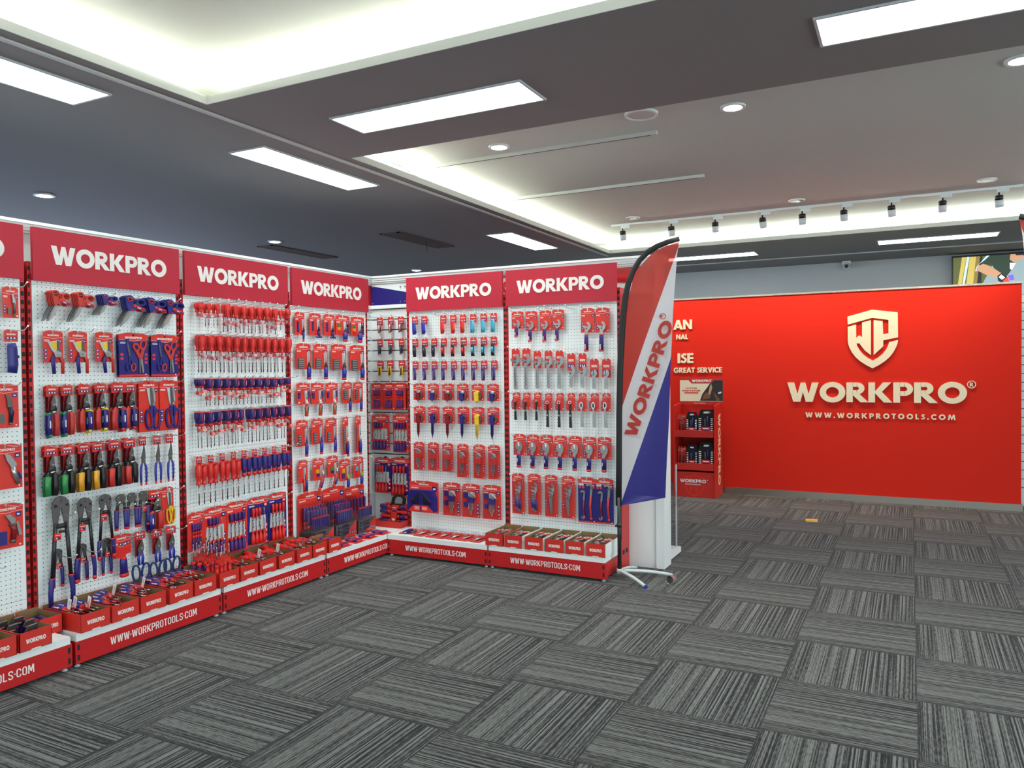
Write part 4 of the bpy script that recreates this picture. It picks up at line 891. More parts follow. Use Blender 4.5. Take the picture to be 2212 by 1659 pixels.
def k_multitool(w, h, col):
    p = []; htag(p, w, h*.52, 0); m1, m2 = {'darkred': ('dark_red', 'chrome'), 'navy': ('navy', 'gunmetal'), 'yellow': ('yellow', 'black')}[col]
    for s in (-1, 1): a = MB(); a.tube([(s*.14*w-.02*w, -.012, -.36*h), (s*.17*w, -.012, -.68*h), (s*.15*w, -.012, -.98*h)], [.12*w, .13*w, .11*w], m1, 8, .6); P(p, 'handle', a)
    a = MB()
    for k in range(3): a.tube([((-.08+.08*k)*w, -.019, -.46*h), ((-.08+.08*k)*w, -.019, -.9*h)], .03*w, m2, 6)
    P(p, 'hex_keys', a)
    a = MB()
    for z in (-.38, -.95): a.tube([(-.3*w, -.012, z*h), (.32*w, -.012, z*h)], .07*w, 'chrome', 8)
    P(p, 'pivot_bolt', a); return p
def k_pocketknife(w, h, c1, c2):
    p = []; cm = {'blue': 'bright_blue', 'red': 'plastic_red', 'cyan': 'cyan', 'navy': 'navy', 'black': 'black', 'violet': 'violet'}
    htag(p, w, h*.46, 0); y = -.013; a = MB()
    a.tube([(-.12*w, y, -.33*h), (-.10*w, y, -.42*h), (-.05*w, y, -.70*h), (-.02*w, y, -.98*h)], [.17*w, .28*w, .32*w, .28*w], cm[c1] if c2 != 'black' else 'black', 10, .4); i = P(p, 'handle', a)
    if c2 == 'black':
        a = MB(); a.tube([(-.14*w, y-.003, -.52*h), (-.12*w, y-.003, -.80*h)], [.22*w, .22*w], cm[c1], 8, .5); P(p, 'grip_inlay', a, i)
        a = MB(); rect(a, .24*w, -.72*h, .1*w, .3*h, y-.008, y-.002, cm[c1]); P(p, 'slider', a, i)
    elif c1 == 'violet':
        a = MB(); a.tube([(-.02*w, y, -.96*h), (-.02*w, y, -1.0*h)], .24*w, 'plastic_red', 8, .5); P(p, 'end_cap', a, i); a = MB(); rect(a, -.1*w, -.72*h, .1*w, .4*h, y-.010, y-.004, 'steel'); P(p, 'blade_edge', a, i)
    else:
        a = MB(); a.tube([(.16*w, y+.002, -.40*h), (.22*w, y+.002, -.92*h)], [.08*w, .12*w], cm[c2], 8, .5); P(p, 'clip', a, i)
        a = MB(); a.disc(-.12*w, -.40*h, .06*w, y-.009, y, 'black', 8); a.disc(0, -.92*h, .06*w, y-.009, y, 'black', 8); P(p, 'rivet', a, i)
    return p
def hexkeys(p, w, zt, zb, m_, tip, n=6, y=-.010, x0=0.0, par=None, sp=.06, rf=.036):
    for k in range(n):
        x = x0+(k-(n-1)/2)*w*sp; L = zb*(1-.07*abs(k-n*.4)); r = max(.0016, w*rf*(1-.07*k)); e = w*(.32-.03*k)
        a = MB(); zt_ = zt-k*.004; a.tube([(x, y-.001*k, L), (x, y-.001*k, zt_-.006), (x+.004, y-.001*k, zt_), (x+e, y-.001*k, zt_-.006-.002*k)], r, m_, 6); 
        a.tube([(x, y-.001*k, L-.008), (x, y-.001*k, L)], r*.9, tip, 6); P(p, 'hex_key', a, par)
def k_hexset(w, h, col, frac):
    p = []; m_ = {'darkred': 'dark_red', 'blue': 'blue', 'yellow': 'yellow'}[col]; card(p, w, h*frac, icons='left'); ch = h*frac
    hexkeys(p, w, -.42*ch, -.96*h, m_ if frac < .7 else ('steel' if col != 'yellow' else 'yellow'), 'steel', 5, x0=-.05*w, sp=.05, rf=.042)
    a = MB(); a.prism([(-.22*w, -.56*ch), (.10*w, -.58*ch), (.14*w, -.80*ch), (.10*w, -1.02*ch), (-.20*w, -1.02*ch)], -.022, -.004, m_); P(p, 'key_holder', a)
    a = MB(); a.strip([(.16*w, -.50*ch), (.30*w, -.62*ch), (.32*w, -.78*ch), (.18*w, -.88*ch)], .09*w, -.02, -.008, 'gunmetal'); P(p, 'holder_clip', a)
    a = MB(); a.disc(-.24*w, -.52*ch, .05*w, -.016, -.004, m_, 10); P(p, 'holder_knob', a); return p
def k_hexblister(w, h, col):
    p = []; card(p, w, h, 'pack_red', icons='right')
    hexkeys(p, w, -.25*h, -.90*h, 'steel', 'chrome', 6 if col == 'red' else 7, x0=-.05*w if col == 'red' else .03*w, sp=.06 if col == 'red' else .045)
    a = MB(); m_ = 'pack_red' if col == 'red' else 'blue'; xl = -.26*w if col == 'red' else -.14*w
    a.prism([(xl, -.38*h), (.20*w, -.41*h), (.20*w, -.56*h), (xl, -.56*h)], -.024, -.004, m_); i = P(p, 'key_holder', a)
    if col == 'blue': a = MB(); a.prism([(-.38*w, -.26*h), (-.16*w, -.26*h), (-.16*w, -.42*h), (-.38*w, -.42*h)], -.014, -.003, 'blue'); a.prism([(-.38*w, -.54*h), (-.2*w, -.54*h), (-.2*w, -.70*h), (-.38*w, -.68*h)], -.014, -.003, 'blue'); P(p, 'second_holder', a)
    a = MB(); a.box(-.48*w, .48*w, -.030, -.0292, -.965*h, -.16*h, 'clear_plastic'); a.box(-.48*w, .48*w, -.03, -.002, -.166*h, -.16*h, 'clear_plastic'); P(p, 'blister', a); return p
def k_hexcase(w, h):
    p = []; card(p, w, h, icons=None, logo=.34)
    a = MB(); a.prism([(-.48*w, -.55*h), (-.36*w, -.27*h), (.36*w, -.27*h), (.46*w, -.50*h), (.46*w, -.93*h), (-.48*w, -.93*h)], -.05, -.003, 'pack_blue'); i = P(p, 'folding_case', a)
    a = MB(); a.prism([(-.44*w, -.94*h), (-.24*w, -.74*h), (-.02*w, -.74*h), (-.02*w, -.94*h)], -.053, -.048, 'pack_red'); a.prism([(.02*w, -.94*h), (.02*w, -.74*h), (.22*w, -.74*h), (.44*w, -.94*h)], -.053, -.048, 'pack_red')
    for s in (-1, 1):
        for k in range(3): rect(a, s*.13*w, -.80*h-k*.035*h, .16*w, .014*h, -.0538, -.05, 'print_white')
    P(p, 'case_label', a, i)
    for s in (-1, 1):
        for k in range(6):
            a = MB(); a.tube([(s*(.08+.05*k)*w, -.054, -.72*h+.0*k), (s*(.08+.05*k)*w, -.054, -(.34+.05*k)*h), (s*(.03+.035*k)*w, -.054, -(.31+.05*k)*h)], .004, 'black', 6); P(p, 'hex_key', a)
    return p
def wrench_head(a, x, z, s, y0, y1, m_, mj=None):
    q = lambda *p: [(x+u*s, z+v*s) for u, v in p]
    a.prism(q((.05, 0), (.35, -.15), (.5, -.5), (.42, -.8), (.22, -1.02), (-.16, -1.02), (-.16, -.75), (.10, -.60), (.17, -.38), (.0, -.20)), y0, y1, m_)
    a.prism(q((-.52, -.40), (-.1, -.50), (.06, -.55), (.0, -.72), (-.2, -.80), (-.40, -.66)), y0+.001, y1-.001, mj or m_)
    a.prism(q((-.10, -.72), (.06, -.68), (.10, -.80), (-.06, -.84)), y0-.001, y0+.002, 'black')
def k_wrench(w, h, style, frac):
    p = []; y0, y1 = -.016, -.005
    if style == 'card':
        card(p, w, h*frac+.02, icons='left'); zt = -.27*h-.01; s = .62*w; x = -.03*w
        a = MB(); wrench_head(a, x, zt, s, y0, y1, 'steel'); P(p, 'jaw', a)
        a = MB(); a.strip([(x-.02*w, zt-s*.9), (x-.04*w, -.64*h)], [.24*w, .20*w], y0+.001, y1, 'steel'); P(p, 'shank', a)
        i = grip(p, 'grip', [(x-.04*w, -.58*h), (x-.04*w, -.66*h), (x-.05*w, -.93*h)], [.13*w, .16*w, .17*w], 'blue', .008, 'grip_red', y=-.012, flat=.5)
        a = MB(); a.strip([(x-.12*w, -.60*h), (x-.12*w, -.70*h), (x, -.74*h), (x, -.90*h)], .02*w, -.0225, -.016, 'grip_red'); rect(a, x-.1*w, -.85*h, .05*w, .12*h, -.0235, -.018, 'print_white'); P(p, 'grip_stripe', a, i)
        a = MB(); a.ring(x-.05*w, -.965*h, .13*w, .06*w, y0+.002, y1-.001, 'chrome', n=12); P(p, 'hang_hole', a)
    else:
        htag(p, w*.95, h*frac, 0); zt = -.10*h-.012 if frac < .5 else -.36*h; s = 1.15*w if frac < .55 else .75*w
        a = MB(); wrench_head(a, 0, zt, s, y0, y1, 'steel', 'shaft_steel'); P(p, 'jaw', a)
        a = MB(); a.strip([(-.04*w, zt-s*.95), (-.02*w, zt-s*1.2), (.02*w, -.97*h)], [.40*w, .34*w, .42*w], y0+.001, y1, 'steel'); a.strip([(-.02*w, zt-s*1.25), (.02*w, -.90*h)], [.16*w, .22*w], y0-.0008, y0+.002, 'shaft_steel'); P(p, 'handle', a)
        a = MB(); a.ring(.02*w, -.955*h, .20*w, .08*w, y0-.001, y1+.001, 'steel', n=12); P(p, 'hang_hole', a)
    return p
def k_ratchet(w, h, style):
    p = []; ch = {'short': .60, 'ring': .50, 'slot': .53}[style]*h
    card(p, w*.82, ch, icons=None, x=.08*w)
    a = MB(); a.prism([(-.5*w, -.55*ch), (-.30*w, -.34*ch), (.2*w, -.34*ch), (.2*w, -ch), (-.42*w, -ch), (-.5*w, -.88*ch)], -.0035, -.002, 'pack_red')
    for k in range(3): rect(a, -.38*w, -.60*ch-k*.12*ch, .13*w, .08*ch, -.0042, -.003, 'pack_blue'); rect(a, -.38*w, -.60*ch-k*.12*ch, .06*w, .04*ch, -.0046, -.003, 'print_white')
    P(p, 'print', a, 0); x = -.03*w; y0, y1 = -.016, -.006
    if style == 'slot':
        a = MB(); a.strip(oval(x, -.36*h, .14*w, .085*h), .10*w, y0, y1, 'chrome', True); a.strip([(x, -.44*h), (x+.05*w, -.62*h)], [.16*w, .22*w], y0+.001, y1, 'steel'); P(p, 'head', a)
        a = MB(); a.prism(oval(x, -.36*h, .11*w, .06*h), y0+.003, y1, 'black'); P(p, 'slot_strap', a)
        a = MB(); a.strip([(x+.05*w, -.60*h), (x+.09*w, -.99*h)], [.26*w, .30*w], y0-.002, y1, 'steel'); P(p, 'handle', a)
    else:
        r = .17*w if style == 'ring' else .11*w
        a = MB(); a.ring(x, -.27*h if style == 'ring' else -.30*h, r*1.05, r*.68, y0, y1, 'chrome', n=16); a.strip([(x, -.27*h-r), (x+.03*w, -.62*h)], [.16*w, .2*w], y0, y1, 'black'); P(p, 'head', a)
        a = MB(); a.strip([(x+.03*w, -.56*h), (x+.05*w, -.98*h)], [.20*w, .28*w], y0-.002, y1, 'black'); rect(a, x+.04*w, -.64*h, .16*w, .05*h, y0-.003, y0, 'steel'); P(p, 'handle', a)
        if style == 'short': a = MB(); a.strip([(x+.16*w, -.5*h), (x+.2*w, -.99*h)], .06*w, y0, y1, 'chrome'); P(p, 'edge_bar', a)
    return p
def k_stubwrench(w, h):
    p = []; card(p, w, h*.64, icons='left'); y0, y1 = -.018, -.005; x = -.04*w
    a = MB(); q = lambda *t: [(x+u*w, -v*h) for u, v in t]
    a.prism(q((-.02, .23), (.18, .24), (.32, .34), (.28, .46), (.12, .56), (.10, .62), (-.08, .62), (-.12, .54), (-.02, .46), (.10, .36)), y0, y1, 'steel'); P(p, 'jaw', a)
    a = MB(); a.prism(q((-.24, .30), (-.04, .23), (.08, .36), (-.04, .48), (-.20, .44)), y0-.001, y1, 'steel'); a.prism(q((-.06, .24), (.06, .24), (.09, .36), (.0, .36)), y0-.0025, y0, 'print_white'); P(p, 'jaw', a)
    i = grip(p, 'grip', [(x+.02*w, -.60*h), (x+.02*w, -.68*h), (x+.01*w, -.965*h)], [.13*w, .18*w, .17*w], 'blue', .012, 'grip_red', y=-.013, flat=.55)
    a = MB(); rect(a, x-.06*w, -.78*h, .04*w, .1*h, -.026, -.02, 'print_white'); P(p, 'grip_print', a, i); return p
def k_wrenchset(w, h, style):
    p = []
    if style == 'hook':
        card(p, w, h, 'pack_blue', icons=None)
        a = MB(); [rect(a, x*w, -.22*h, .12*w, .05*h, -.0028, -.002, 'pack_red') for x in (-.38, -.20, .38)]; rect(a, -.32*w, -.155*h, .3*w, .025*h, -.0028, -.002, 'print_white'); P(p, 'print', a, 0)
        for cx, zt, L, s in ((-.22*w, -.30*h, .58*h, .20*w), (.16*w, -.14*h, .80*h, .26*w)):
            b = MB(); b.ring(cx, zt-s*.6, s*.75, s*.30, -.014, -.004, 'steel', -60, 160, 12); b.strip([(cx+s*.5, zt-s*.6), (cx+s*.35, zt-L*.35)], [s*.5, s*.45], -.014, -.004, 'steel'); i = P(p, 'wrench', b)
            grip(p, 'grip', [(cx+s*.32, zt-L*.33), (cx+s*.1, zt-L*.6), (cx+s*.32, zt-L*.95)], [s*.24, s*.24, s*.26], 'dark_red' if cx < 0 else 'grip_red', .01, 'grip_red', y=-.009, flat=.5, par=None)
            if cx < 0: b = MB(); b.ring(cx+s*.1, zt-L*1.0, s*.5, s*.2, -.014, -.004, 'steel', 150, 400, 12); P(p, 'small_jaw', b, i)
        return p
    card(p, w, h, icons='left')
    for k in range(3):
        a = MB(); s = (.62-.12*k)*w; zt = -(.20+.11*k)*h; x = (.02-.0*k)*w; y = -.006-.005*k
        wrench_head(a, x, zt, s, y-.005, y, 'steel' if k != 1 else 'chrome'); a.strip([(x-.02*w, zt-s*.95), (x+(.0 if style == 'grip' else .05)*w+.09*w*(1-k)*(style == 'grip'), -(.93-.03*k)*h)], [.2*w, .16*w], y-.005, y, 'steel'); i = P(p, 'wrench', a)
        if style == 'grip': xx = .03*w+.10*w*(1-k); b = MB(); b.tube([(xx, y-.003, -.62*h), (xx+.02*w, y-.003, -(.88-.03*k)*h)], [.10*w, .11*w], 'violet', 8, .5); P(p, 'grip', b, i)
    a = MB(); a.box(-.42*w, .42*w, -.030, -.0292, -.97*h, -.15*h, 'clear_plastic'); P(p, 'blister', a); return p
def k_pliers(w, h):
    p = []; jaws(p, w, 0, -.36*h, 'gunmetal', -.006)
    for s, m_ in ((-1, 'blue'), (1, 'grip_red')): grip(p, 'handle', [(s*.14*w, -.34*h), (s*.34*w, -.5*h), (s*.36*w, -.75*h), (s*.26*w, -.98*h)], [.09*w, .15*w, .15*w, .11*w], m_, None, y=-.006, flat=.7)
    return p
def k_barewrench(w, h):
    p = []; a = MB(); wrench_head(a, 0, 0, w, -.012, 0, 'chrome'); P(p, 'jaw', a)
    a = MB(); a.strip([(-.03*w, -w*.95), (0, -w*1.3), (.02*w, -h)], [.36*w, .30*w, .40*w], -.011, -.001, 'steel'); P(p, 'handle', a)
    a = MB(); rect(a, .12*w, -w*1.5, .03, .045, -.0135, -.012, 'pack_red'); rect(a, .12*w, -w*1.4, .022, .01, -.0142, -.0125, 'print_white'); P(p, 'swing_tag', a); return p
def k_bladepack(w, h):
    p = []; card(p, w, h, 'pack_blue', icons=None, trim=False, logo=False)
    a = MB(); rect(a, 0, -.16*h, .6*w, .14*h, -.003, -.002, 'pack_red'); rect(a, 0, -.16*h, .44*w, .05*h, -.0034, -.002, 'print_white')
    for q in range(3): rect(a, .0, -.42*h-q*.17*h, .26*w, .11*h, -.003, -.002, 'pack_red'); rect(a, .0, -.42*h-q*.17*h, .14*w, .06*h, -.0034, -.002, 'print_white')
    P(p, 'print', a, 0)
    a = MB(); a.box(-.46*w, .46*w, -.018, -.0172, -.9*h, -.05*h, 'clear_plastic'); P(p, 'blister', a)
    a = MB(); a.prism([(-.4*w, -.06*h), (-.34*w, .26*h), (.30*w, .30*h), (.4*w, -.06*h)], -.004, .004, 'gunmetal'); P(p, 'blade_stack', a); return p
KIND = {k[2:]: v for k, v in list(globals().items()) if k.startswith('k_')}

# ------------------------------------------------------------------ copying things
KITS = {}
def make(name, kind, args, loc, rot, label, cat, group):
    """the first of a kind is built, the rest are copies of it and of each of its parts"""
    key = (kind,)+tuple(args)
    if key not in KITS:
        root = empty(name); kids = []
        for nm, mb, par, lb in KIND[kind](*args):
            o = obj(nm, mb, kids[par] if par is not None else root, label=lb); kids.append(o)
        KITS[key] = (root, kids); r = root
    else:
        src, skids = KITS[key]; r = src.copy(); r.name = name; COL.objects.link(r); mp = {src: r}
        for o in skids:
            c = o.copy(); COL.objects.link(c); c.parent = mp[o.parent]; c.matrix_parent_inverse = Matrix.Identity(4); mp[o] = c
    r.location = loc; r.rotation_euler = rot
    if 'group' in r: del r['group']
    return tag(r, label, cat, group)
ORD = ['leftmost', 'second', 'third', 'fourth', 'fifth', 'sixth', 'seventh', 'eighth', 'ninth', 'tenth', 'eleventh', 'twelfth']
def nth(k, n): return 'leftmost' if k == 0 else ('rightmost' if k == n-1 else ORD[k]+' from left')
BACK = ['second', 'third', 'fourth', 'fifth']
BAYKEY = {'far-left bay': 'L0', 'scissors bay': 'L1', 'screwdriver bay': 'L2', 'bit-driver bay': 'L3', 'slatwall corner': None, 'hex-key bay': 'B1', 'wrench bay': 'B2'}
def wall_pose(wall, u, z, d):
    if wall == 'L': return (XP+d, u, z), (0, 0, PI/2)
    return (u, (YP if wall == 'B' else YW)-d, z), (0, 0, 0)
ROWS=[
('knifecard', 'L', 0.04, [(-0.975, 2.006, 0)], {0: (0.08, 0.165)}, ['grey folding knife on red blister card'], 'top of far-left bay', 'knife', 'carded_knife', [('fold',)], 0, 0.02, None),
('blueknife', 'L', 0.04, [(-0.976, 1.781, 0)], {0: (0.07, 0.23)}, ['blue utility knife in sheath, red header tag'], 'second row of far-left bay', 'knife', 'carded_knife', [()], 0, 0.02, None),
('knifecard', 'L', 0.04, [(-1.016, 1.497, 0)], {0: (0.14, 0.23)}, ['dark folding knife on wide red blister card'], 'third row of far-left bay', 'knife', 'carded_knife', [('fold2',)], 0, 0.02, None),
('knifecard', 'L', 0.04, [(-1.019, 1.183, 0)], {0: (0.17, 0.235)}, ['silver quick-change utility knife on red blister card'], 'fourth row of far-left bay', 'knife', 'carded_knife', [('alu',)], 0, 0.02, None),
('knifecard', 'L', 0.04, [(-1.023, 0.872, 0)], {0: (0.175, 0.235)}, ['carded set of silver utility knife and cases'], 'bottom row of far-left bay', 'knife set', 'carded_knife', [('set',)], 0, 0.02, None),
('scissors', 'L', 0.095, [(-0.744, 2.004, 0), (-0.6, 2.005, 0), (-0.452, 2.005, 1), (-0.285, 2.01, 2), (-0.14, 2.009, 2), (-0.004, 2.007, 2)], {0: (0.12, 0.17), 1: (0.115, 0.125), 2: (0.155, 0.185)}, ['red scissors', 'small blue scissors', 'blue scissors'], 'top row of scissors bay', 'scissors', 'scissors', [('red', 'red'), ('blue', 'red'), ('blue', 'red')], 4, 0.014, None),
('snipcard', 'L', 0.04, [(-0.752, 1.785, 0), (-0.609, 1.787, 0), (-0.45, 1.789, 0)], {0: (0.11, 0.245)}, ['garden snips on red card, yellow label'], 'second row of scissors bay', 'snips', 'carded_snips', [('yellow',)], 0, 0.02, None),
('scissorset', 'L', 0.04, [(-0.257, 1.79, 0), (-0.035, 1.788, 0)], {0: (0.2, 0.265)}, ['blue carded pair of red and blue scissors'], 'second row of scissors bay', 'scissors set', 'scissors_set', [()], 1, 0.02, None),
('avsnips', 'L', 0.06, [(-0.777, 1.486, 0), (-0.692, 1.487, 0), (-0.59, 1.488, 1), (-0.49, 1.492, 1), (-0.379, 1.493, 2), (-0.298, 1.492, 3)], {0: (0.07, 0.285), 1: (0.08, 0.275), 2: (0.1, 0.285), 3: (0.085, 0.28)}, ['red and blue snips with green trim', 'red and blue snips with yellow trim', 'red and blue snips with red trim', 'red snips half hidden'], 'third row of scissors bay', 'snips', 'aviation_snips', [('red', 'blue', 'green'), ('red', 'blue', 'yellow'), ('red', 'blue', 'red'), ('red', 'blue', 'red')], 1, 0.03, None),
('scissorcard', 'L', 0.04, [(-0.158, 1.499, 0), (-0.011, 1.498, 0)], {0: (0.14, 0.315)}, ['blue kitchen scissors on red blister card'], 'third row of scissors bay', 'scissors', 'carded_scissors', [()], 1, 0.02, None),
('avsnips', 'L', 0.06, [(-0.79, 1.156, 0), (-0.697, 1.155, 0), (-0.599, 1.155, 1), (-0.515, 1.156, 1), (-0.409, 1.156, 2), (-0.311, 1.159, 2)], {0: (0.08, 0.28), 1: (0.08, 0.28), 2: (0.085, 0.28)}, ['green and black snips', 'yellow and black snips', 'red and black snips'], 'fourth row of scissors bay', 'snips', 'aviation_snips', [('green', 'black', 'green'), ('amber', 'black', 'amber'), ('red', 'black', 'red')], 1, 0.03, None),
('tinsnips', 'L', 0.04, [(-0.209, 1.158, 0), (-0.106, 1.156, 0), (-0.014, 1.157, 0)], {0: (0.065, 0.295)}, ['slim blue-handled tin snips under red tag'], 'fourth row of scissors bay', 'snips', 'tin_snips', [('straight',)], 0, 0.02, None),
('boltcutter', 'L', 0.05, [(-0.743, 0.873, 0), (-0.603, 0.843, 0), (-0.477, 0.843, 0)], {0: (0.14, 0.485)}, ['large bolt cutter', 'medium bolt cutter', 'short bolt cutter'], 'bottom left of scissors bay', 'bolt cutter', 'bolt_cutter', [('long',)], 0, 0.02, None),
('boltcutter', 'L', 0.012, [(-0.741, 0.575, 0), (-0.598, 0.575, 0), (-0.446, 0.576, 0)], {0: (0.065, 0.21)}, ['mini bolt cutter with red tag'], 'below bolt cutters of scissors bay', 'bolt cutter', 'bolt_cutter', [('mini',)], 0, 0.02, None),
('boltcutter', 'L', 0.05, [(-0.377, 0.83, 0), (-0.303, 0.828, 0), (-0.223, 0.828, 0)], {0: (0.08, 0.21)}, ['round-headed cable cutter with blue grips'], 'fifth row of scissors bay', 'cable cutter', 'cable_cutter', [('cable',)], 0, 0.02, None),
('avsnips', 'L', 0.06, [(-0.142, 0.819, 0)], {0: (0.105, 0.25)}, ['blue-handled snips on red cards'], 'fifth row of scissors bay', 'snips', 'aviation_snips', [('blue', 'red', 'red')], 1, 0.03, None),
('scissorcard', 'L', 0.04, [(-0.035, 0.822, 0)], {0: (0.085, 0.24)}, ['yellow-handled scissors on red card'], 'fifth row of scissors bay', 'scissors', 'carded_scissors', [('clear',)], 0, 0.02, None),
('gunpack', 'L', 0.045, [(-0.368, 0.584, 0)], {0: (0.125, 0.245)}, ['blue-handled scraper on wide red card'], 'bottom row of scissors bay', 'scraper', 'carded_scraper', [()], 0, 0.02, None),
('tinsnips', 'L', 0.045, [(-0.244, 0.577, 0), (-0.124, 0.567, 0), (-0.021, 0.569, 0)], {0: (0.095, 0.3)}, ['tin snips with blue loop handles'], 'bottom row of scissors bay', 'snips', 'tin_snips', [('loop',)], 0, 0.02, None),
('screwdriver', 'L', 0.085, [(0.214, 2.005, 1), (0.28, 2.004, 0), (0.352, 2.005, 0), (0.438, 2.011, 2), (0.506, 2.007, 2), (0.584, 2.006, 2), (0.655, 2.006, 2), (0.726, 2.008, 2), (0.8, 2.008, 2), (0.884, 2.007, 2), (0.935, 2.002, 0), (1.017, 2.005, 1)], {0: (0.03, 0.15), 1: (0.04, 0.09), 2: (0.04, 0.19)}, ['red screwdriver', 'stubby red screwdriver', 'long red screwdriver'], 'top row of screwdriver bay', 'screwdriver', 'screwdriver', [('red', 0.42), ('red', 0.68), ('red', 0.46)], 1, 0.04, None),
('screwdriver', 'L', 0.085, [(0.218, 1.792, 0), (0.29, 1.792, 0), (0.364, 1.793, 0), (0.437, 1.79, 0), (0.511, 1.789, 0), (0.585, 1.788, 0), (0.659, 1.789, 0), (0.73, 1.789, 0), (0.804, 1.789, 0), (0.874, 1.789, 0), (0.944, 1.789, 0), (1.021, 1.791, 0)], {0: (0.045, 0.25)}, ['big red screwdriver'], 'second row of screwdriver bay', 'screwdriver', 'screwdriver', [('red', 0.42)], 1, 0.04, None),
('screwdriver', 'L', 0.085, [(0.205, 1.501, 1), (0.275, 1.502, 0), (0.35, 1.501, 0), (0.421, 1.501, 0), (0.497, 1.499, 0), (0.568, 1.499, 0), (0.638, 1.499, 0), (0.71, 1.498, 0), (0.783, 1.498, 0), (0.86, 1.496, 0), (0.926, 1.493, 2), (1.007, 1.495, 1)], {0: (0.035, 0.18), 1: (0.035, 0.085), 2: (0.03, 0.145)}, ['blue screwdriver', 'stubby blue screwdriver', 'thin blue screwdriver'], 'third row of screwdriver bay', 'screwdriver', 'screwdriver', [('blue', 0.45), ('blue', 0.68), ('blue', 0.45)], 1, 0.04, None),
('screwdriver', 'L', 0.085, [(0.201, 1.283, 0), (0.275, 1.28, 0), (0.347, 1.284, 0), (0.422, 1.285, 0), (0.494, 1.285, 0), (0.542, 1.286, 0), (0.643, 1.284, 0), (0.715, 1.283, 0), (0.791, 1.284, 0), (0.853, 1.286, 0), (0.929, 1.286, 0), (1.005, 1.286, 0)], {0: (0.035, 0.24)}, ['long blue screwdriver'], 'fourth row of screwdriver bay', 'screwdriver', 'screwdriver', [('blue', 0.4)], 1, 0.04, None),
('twinpack', 'L', 0.05, [(0.205, 0.992, 0), (0.301, 0.991, 0), (0.401, 0.993, 0), (0.497, 0.994, 0), (0.594, 0.994, 1), (0.693, 0.994, 1), (0.79, 0.994, 1), (0.885, 0.995, 1), (0.986, 0.996, 1)], {0: (0.085, 0.325), 1: (0.085, 0.315)}, ['twin pack of red screwdrivers', 'twin pack of blue screwdrivers'], 'fifth row of screwdriver bay', 'screwdriver set', 'screwdriver_twin_pack', [('red',), ('blue',)], 0, 0.02, None),
('driverset', 'L', 0.045, [(0.175, 0.625, 0), (0.335, 0.635, 1), (0.523, 0.641, 2), (0.723, 0.643, 3), (0.915, 0.647, 4)], {0: (0.13, 0.255), 1: (0.19, 0.32), 2: (0.19, 0.35), 3: (0.195, 0.345), 4: (0.18, 0.36)}, ['small red card of blue precision screwdrivers', 'red card with one long blue screwdriver', 'red card of eight blue screwdrivers', 'blue card with one long red screwdriver', 'blue card of eight red screwdrivers'], 'bottom row of screwdriver bay', 'screwdriver set', 'screwdriver_set', [('red', 'blue', 4, 0, 'short'), ('red', 'blue', 3, 1, ''), ('red', 'blue', 4, 0, ''), ('blue', 'red', 3, 1, ''), ('blue', 'red', 4, 0, '')], 0, 0.02, None),
('bitdriver', 'L', 0.045, [(1.182, 2.004, 0), (1.355, 2.005, 1), (1.522, 2.006, 1), (1.69, 2.007, 2), (1.885, 2.004, 2)], {0: (0.105, 0.225), 1: (0.13, 0.205), 2: (0.175, 0.215)}, ['slim bit driver on red card', 'T-handle bit driver on red card', 'stubby bit driver on coloured-bit card'], 'top row of bit-driver bay', 'bit driver', 'carded_bit_driver', [('slim',), ('tee',), ('stubby',)], 0, 0.02, None),
('bitdriver', 'L', 0.045, [(1.219, 1.763, 0), (1.415, 1.763, 0), (1.634, 1.766, 1), (1.873, 1.763, 1)], {0: (0.16, 0.28), 1: (0.185, 0.295)}, ['ratchet bit driver with low grey bit case', 'ratchet bit driver with tall grey bit case'], 'second row of bit-driver bay', 'bit driver', 'carded_bit_driver', [('ratchet', 0.25), ('ratchet', 0.38)], 0, 0.02, None),
('bitdriver', 'L', 0.045, [(1.209, 1.458, 0), (1.369, 1.454, 0), (1.542, 1.452, 0), (1.735, 1.454, 1), (1.88, 1.451, 1)], {0: (0.145, 0.26), 1: (0.125, 0.25)}, ['orange-backed bit driver with blue bits', 'blue bit driver with grey bit strip'], 'third row of bit-driver bay', 'bit driver', 'carded_bit_driver', [('orange',), ('strip',)], 0, 0.02, None),
('bitdriver', 'L', 0.045, [(1.189, 1.169, 0), (1.361, 1.171, 0), (1.528, 1.166, 0), (1.706, 1.167, 1), (1.873, 1.167, 1)], {0: (0.13, 0.285), 1: (0.115, 0.335)}, ['lighted bit driver on red card', 'long blue nut driver on narrow card'], 'fourth row of bit-driver bay', 'bit driver', 'carded_bit_driver', [('light',), ('narrow',)], 0, 0.02, None),
('bitdriver', 'L', 0.045, [(1.194, 0.857, 0), (1.368, 0.853, 1), (1.538, 0.854, 2), (1.693, 0.811, 3), (1.868, 0.81, 4)], {0: (0.1, 0.25), 1: (0.13, 0.25), 2: (0.13, 0.245), 3: (0.13, 0.25), 4: (0.135, 0.245)}, ['red-and-blue ratchet screwdriver pair of handles', 'angled pistol driver with yellow bit case', 'angled pistol driver with green bit case', 'green-collar bit driver with orange bits', 'green-collar bit driver with sky-blue bits'], 'fifth row of bit-driver bay', 'bit driver', 'carded_bit_driver', [('pliers',), ('pistol', 'amber'), ('pistol', 'green'), ('collar', 'amber'), ('collar', 'cyan')], 0, 0.02, None),
('multitool', 'C', 0.03, [(-4.336, 2.031, 0), (-4.214, 2.03, 0), (-4.102, 2.03, 0)], {0: (0.065, 0.15)}, ['dark red folding hex key set'], 'top row of slatwall corner', 'hex key set', 'folding_hex_keys', [('darkred',)], 0, 0.02, None),
